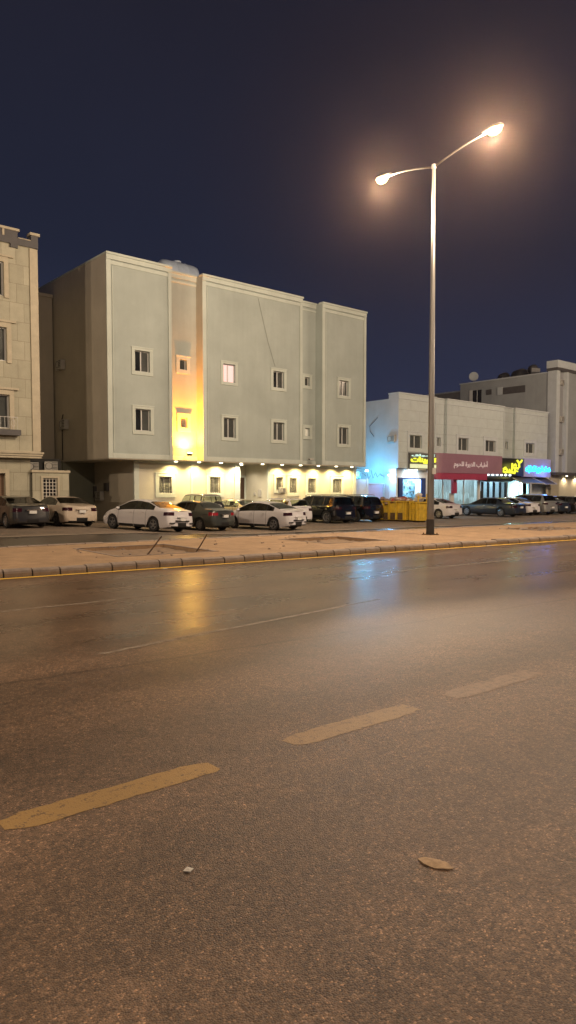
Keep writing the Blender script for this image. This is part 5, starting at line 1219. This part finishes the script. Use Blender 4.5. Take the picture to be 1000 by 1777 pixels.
    for s_ in (1, -1):
        xm = spec['wind'][1] - .28 - L_ / 2; yy = W_ / 2 - .09; zz = interp(spec['belt'], spec['wind'][1] - .28) + .10
        mb = MB()
        for i, (dx, r1, r2) in enumerate(((-.10, .03, .03), (-.07, .09, .06), (.0, .10, .075), (.07, .06, .05), (.10, .02, .02))):
            mb.v += [(xm + dx, s_ * (yy + .13) + math.cos(a) * r1, zz + math.sin(a) * r2) for a in [n * math.pi / 4 for n in range(8)]]
        mb.f = [(i * 8 + n, i * 8 + (n + 1) % 8, (i + 1) * 8 + (n + 1) % 8, (i + 1) * 8 + n) for i in range(4) for n in range(8)] + [tuple(range(8)), tuple(range(32, 40))]
        mb.box(xm - .02, xm + .03, min(s_ * (yy - .03), s_ * (yy + .1)), max(s_ * (yy - .03), s_ * (yy + .1)), zz - .05, zz - .02)
        mb.build('wing_mirror', pm, t, smooth=True)
    pz = .60 if spec['rear'][0] > .3 else .62
    if spec is MAZDA or spec is OLD or spec is LIMO: pz = .74
    MB().box(-L_ / 2 - .045, -L_ / 2 + .05, -.16, .16, pz - .06, pz + .07).build('number_plate', M['plate'], t)
    MB().box(-L_ / 2 - .025, -L_ / 2 + .06, -.30, .30, pz + .085, pz + .115).build('boot_garnish', M['chrome'] if pm in (M['greycar'], M['blackcar'], M['silver'], M['greencar']) else pm, t)
    if rails:
        for s_ in (1, -1):
            yy = s_ * (W_ / 2 * .955 - (1.66 - 1.05) * k - .06); MB().tube([(.75 - L_ / 2, yy, 1.66), (.9 - L_ / 2, yy, 1.715), (2.9 - L_ / 2, yy, 1.705), (3.1 - L_ / 2, yy, 1.62)], .018, 6).build('roof_rail', M['chrome'], t)
    if spare:
        o_ = MB().lathe([(.001, .11), (.30, .11), (.36, .07), (.36, -.07), (.30, -.11), (.20, -.12)], (-L_ / 2 - .12, -.18, 1.0), 'x', 26).build('spare_wheel', M['rubber'], t, smooth=True)
        o_.data.update(); rr = MB().lathe([(.22, -.125), (.20, -.10), (.001, -.11)], (-L_ / 2 - .12, -.18, 1.0), 'x', 22)
        for kk in range(5):
            a = kk * 1.2566; rr.tube([(-L_ / 2 - .25, -.18, 1.0), (-L_ / 2 - .245, -.18 + .19 * math.cos(a), 1.0 + .19 * math.sin(a))], .03, 5)
        rr.build('rim', M['rim'], o_)
    if extra: extra(t, spec)
    return t

def sedan_bumper(t, spec):
    L_ = spec['L']
    for s_ in (-1, 1): MB().box(-L_ / 2 - .015, -L_ / 2 + .10, s_ * .62 - .13, s_ * .62 + .13, .40, .45).build('bumper_vent', M['trim'], t)
    MB().box(-L_ / 2 - .03, -L_ / 2 + .1, -.42, .42, .50, .56).build('lower_trim', M['trim'], t)
car(MAZDA, 12.29, 34.25, 90, M['greycar'], 'dark grey sedan at the far left in front of the stone building', spokes=7)
car(MAZDA, 14.84, 34.76, 90, M['pearl'], 'cream white sedan beside the dark grey sedan near the annex', spokes=5, rimmat='rimdark')
car(SEDAN, 16.95, 30.03, 104.5, M['white'], 'white sedan with nose to the left standing alone nearest the road', spokes=5, extra=sedan_bumper)
car(OLD, 20.29, 31.06, 99.9, M['greencar'], 'dark green grey older sedan between the two white sedans', tail='tailr', spokes=7)
car(SEDAN, 23.63, 29.54, 102.5, M['white'], 'second white sedan, right of the dark green grey sedan', spokes=5, extra=sedan_bumper)
car(BOXY, 23.45, 35.45, 84, M['silver'], 'boxy silver off road car with a spare wheel on its tailgate', name='off_road_car', cat='car', glass='cglass2', spare=True, spokes=5)
car(SEDAN, 25.92, 35.2, 93, M['cream'], 'pale cream sedan parked close to the lit entrance', glass='cglass2')
car(HATCH, 28.0, 33.5, 91.3, M['white'], 'white hatchback estate left of the black sport utility cars', glass='cglass2')
car(SUV, 30.85, 32.9, 92, M['blackcar'], 'black sport utility car with silver spokes left of its black neighbour', rails=True, spokes=6)
car(SUV, 33.47, 33.0, 91.7, M['blackcar'], 'black sport utility car beside the yellow skips', rails=True, spokes=5, rimmat='rimdark')
car(SEDAN, 41.87, 33.0, 92.8, M['white'], 'white sedan right of the lamp pole in front of the shops', spokes=7)
car(LIMO, 48.45, 32.35, 92.5, M['bluecar'], 'long dark blue sedan with bright silver wheels before the kiosk', spokes=7)
car(SEDAN, 52.25, 32.9, 85, M['white'], 'white sedan just right of the long dark blue sedan')
car(SUV, 54.75, 32.9, 85, M['silver'], 'silver sport utility car in front of the bright shop', name='parked_car')
car(SEDAN, 57.2, 32.95, 85, M['bluecar'], 'dark sedan right of the silver sport utility car')
car(HATCH, 59.9, 32.8, 84, M['greycar'], 'dark grey hatchback second from the right picture edge')
car(SEDAN, 62.9, 32.8, 85, M['greycar'], 'dark grey sedan at the right picture edge')
car(SEDAN, 66.0, 34.6, 85, M['white'], 'white sedan behind the last dark sedan at the right edge')

# ------------------------------------------------------------------ skips
def skip(X, Y, rz, Lx, Wy, Hh, label, ribs=5, z0=.1):
    t = empty('rubbish_skip', (X, Y, gz(X, Y) + .0), rz, label, 'skip', 'yellow rubbish skips')
    th = .03; b = MB()
    b.box(-Lx / 2, Lx / 2, -Wy / 2, -Wy / 2 + th, z0, Hh).box(-Lx / 2, Lx / 2, Wy / 2 - th, Wy / 2, z0, Hh).box(-Lx / 2, -Lx / 2 + th, -Wy / 2 + th, Wy / 2 - th, z0, Hh).box(Lx / 2 - th, Lx / 2, -Wy / 2 + th, Wy / 2 - th, z0, Hh).box(-Lx / 2 + th, Lx / 2 - th, -Wy / 2 + th, Wy / 2 - th, z0, z0 + .04)
    b.build('bin_shell', M['yellowbin'], t)
    r = MB()
    for i in range(ribs):
        x = -Lx / 2 + .05 + (Lx - .1) * i / (ribs - 1)
        for s_ in (-1, 1): y0 = s_ * Wy / 2; r.box(x - .05, x + .05, min(y0, y0 + s_ * .15), max(y0, y0 + s_ * .15), z0 + .02, Hh - .02)
    for s_ in (-1, 1):
        for yy in (-Wy / 2 + .06, Wy / 2 - .06): x0 = s_ * Lx / 2; r.box(min(x0, x0 + s_ * .06), max(x0, x0 + s_ * .06), yy - .04, yy + .04, z0 + .02, Hh - .02)
    r.build('ribs', M['yellowbin'], t, bevel=.006)
    rm = MB(); rm.box(-Lx / 2 - .07, Lx / 2 + .07, -Wy / 2 - .10, -Wy / 2, Hh - .02, Hh + .05).box(-Lx / 2 - .07, Lx / 2 + .07, Wy / 2, Wy / 2 + .10, Hh - .02, Hh + .05).box(-Lx / 2 - .07, -Lx / 2, -Wy / 2, Wy / 2, Hh - .02, Hh + .05).box(Lx / 2, Lx / 2 + .07, -Wy / 2, Wy / 2, Hh - .02, Hh + .05)
    rm.build('rim_rail', M['yellowbin'], t, bevel=.006)
    gr = MB()
    for i in range(ribs - 1):
        x = -Lx / 2 + .05 + (Lx - .1) * (i + .5) / (ribs - 1); w_ = (Lx - .1) / (ribs - 1) / 2 - .055
        for s_ in (-1, 1): y0 = s_ * (Wy / 2 + .003); gr.box(x - w_, x + w_, min(y0, y0 + s_ * .012), max(y0, y0 + s_ * .012), z0 + .02, z0 + .46)
    gr.build('grime_panel', M['rust'], t)
    sk = MB().box(-Lx / 2 + .1, Lx / 2 - .1, -Wy / 2 + .1, -Wy / 2 + .25, 0, z0).box(-Lx / 2 + .1, Lx / 2 - .1, Wy / 2 - .25, Wy / 2 - .1, 0, z0); sk.build('skid', M['rust'], t)
    return t
def blob(mb, c, r, rnd, sq=.75):
    n, m_ = 8, 5; b0 = len(mb.v)
    for i in range(m_ + 1):
        ph = math.pi * i / m_
        for k in range(n):
            a = 2 * math.pi * k / n; q_ = r * rnd.uniform(.78, 1.15)
            mb.v.append((c[0] + q_ * math.sin(ph) * math.cos(a), c[1] + q_ * math.sin(ph) * math.sin(a), c[2] + q_ * sq * math.cos(ph)))
    for i in range(m_):
        for k in range(n): mb.f.append((b0 + i * n + k, b0 + i * n + (k + 1) % n, b0 + (i + 1) * n + (k + 1) % n, b0 + (i + 1) * n + k))
SKX, SKY = 36.0, 31.2
skip(SKX, SKY, R(96), 2.4, 1.3, 1.28, 'ribbed yellow steel skip heaped with rubbish beside the black car', 5)
sk2 = skip(36.15, 29.35, R(80), .7, .8, 1.25, 'narrow yellow skip with upright posts just left of the lamp pole', 3)
MB().box(-.34, -.27, -.39, -.32, 1.0, 1.8).box(-.34, -.27, .32, .39, 1.0, 1.7).box(-.34, -.28, -.32, .32, 1.52, 1.58).build('lifting_frame', M['yellowbin'], sk2)
rnd = random.Random(21)
for nm, m, cnt, lab in (('rubbish_heap', 'bag', 46, 0), ('rubbish_heap', 'bagr', 8, 1), ('rubbish_heap', 'bagw', 9, 2)):
    mb = MB()
    for i in range(cnt):
        a = rnd.uniform(-.6, .6); b_ = rnd.uniform(-1.1, 1.1) if lab != 1 else rnd.uniform(-1.1, -.1)
        blob(mb, (SKX + a, SKY + b_, 1.18 + rnd.uniform(0, .22) - .12 * abs(a) + (.06 if lab else 0)), rnd.uniform(.13, .25), rnd)
    tag(mb.build(nm, M[m], smooth=False), kind='stuff')
mb = MB(); blob(mb, (36.12, 29.35, 1.62), .22, rnd, .9); blob(mb, (36.2, 29.4, 1.35), .3, rnd, .9)
tag(mb.build('refuse_bag', M['bagw']), 'white tied refuse bag on top of the narrow yellow skip', 'bag')

# ------------------------------------------------------------------ thin haze added to put a glow round the lamps
hm = bpy.data.materials.new('lamp_halo_haze'); hm.use_nodes = True; t = hm.node_tree; t.nodes.clear()
ho = t.nodes.new('ShaderNodeOutputMaterial'); pv = t.nodes.new('ShaderNodeVolumePrincipled')
pv.inputs['Color'].default_value = (1, .72, .58, 1); pv.inputs['Density'].default_value = .00034; pv.inputs['Anisotropy'].default_value = .92
t.links.new(pv.outputs[0], ho.inputs['Volume'])
tag(MB().box(-160, 260, -120, 260, -1.3, 20.5).build('haze', hm), kind='stuff')
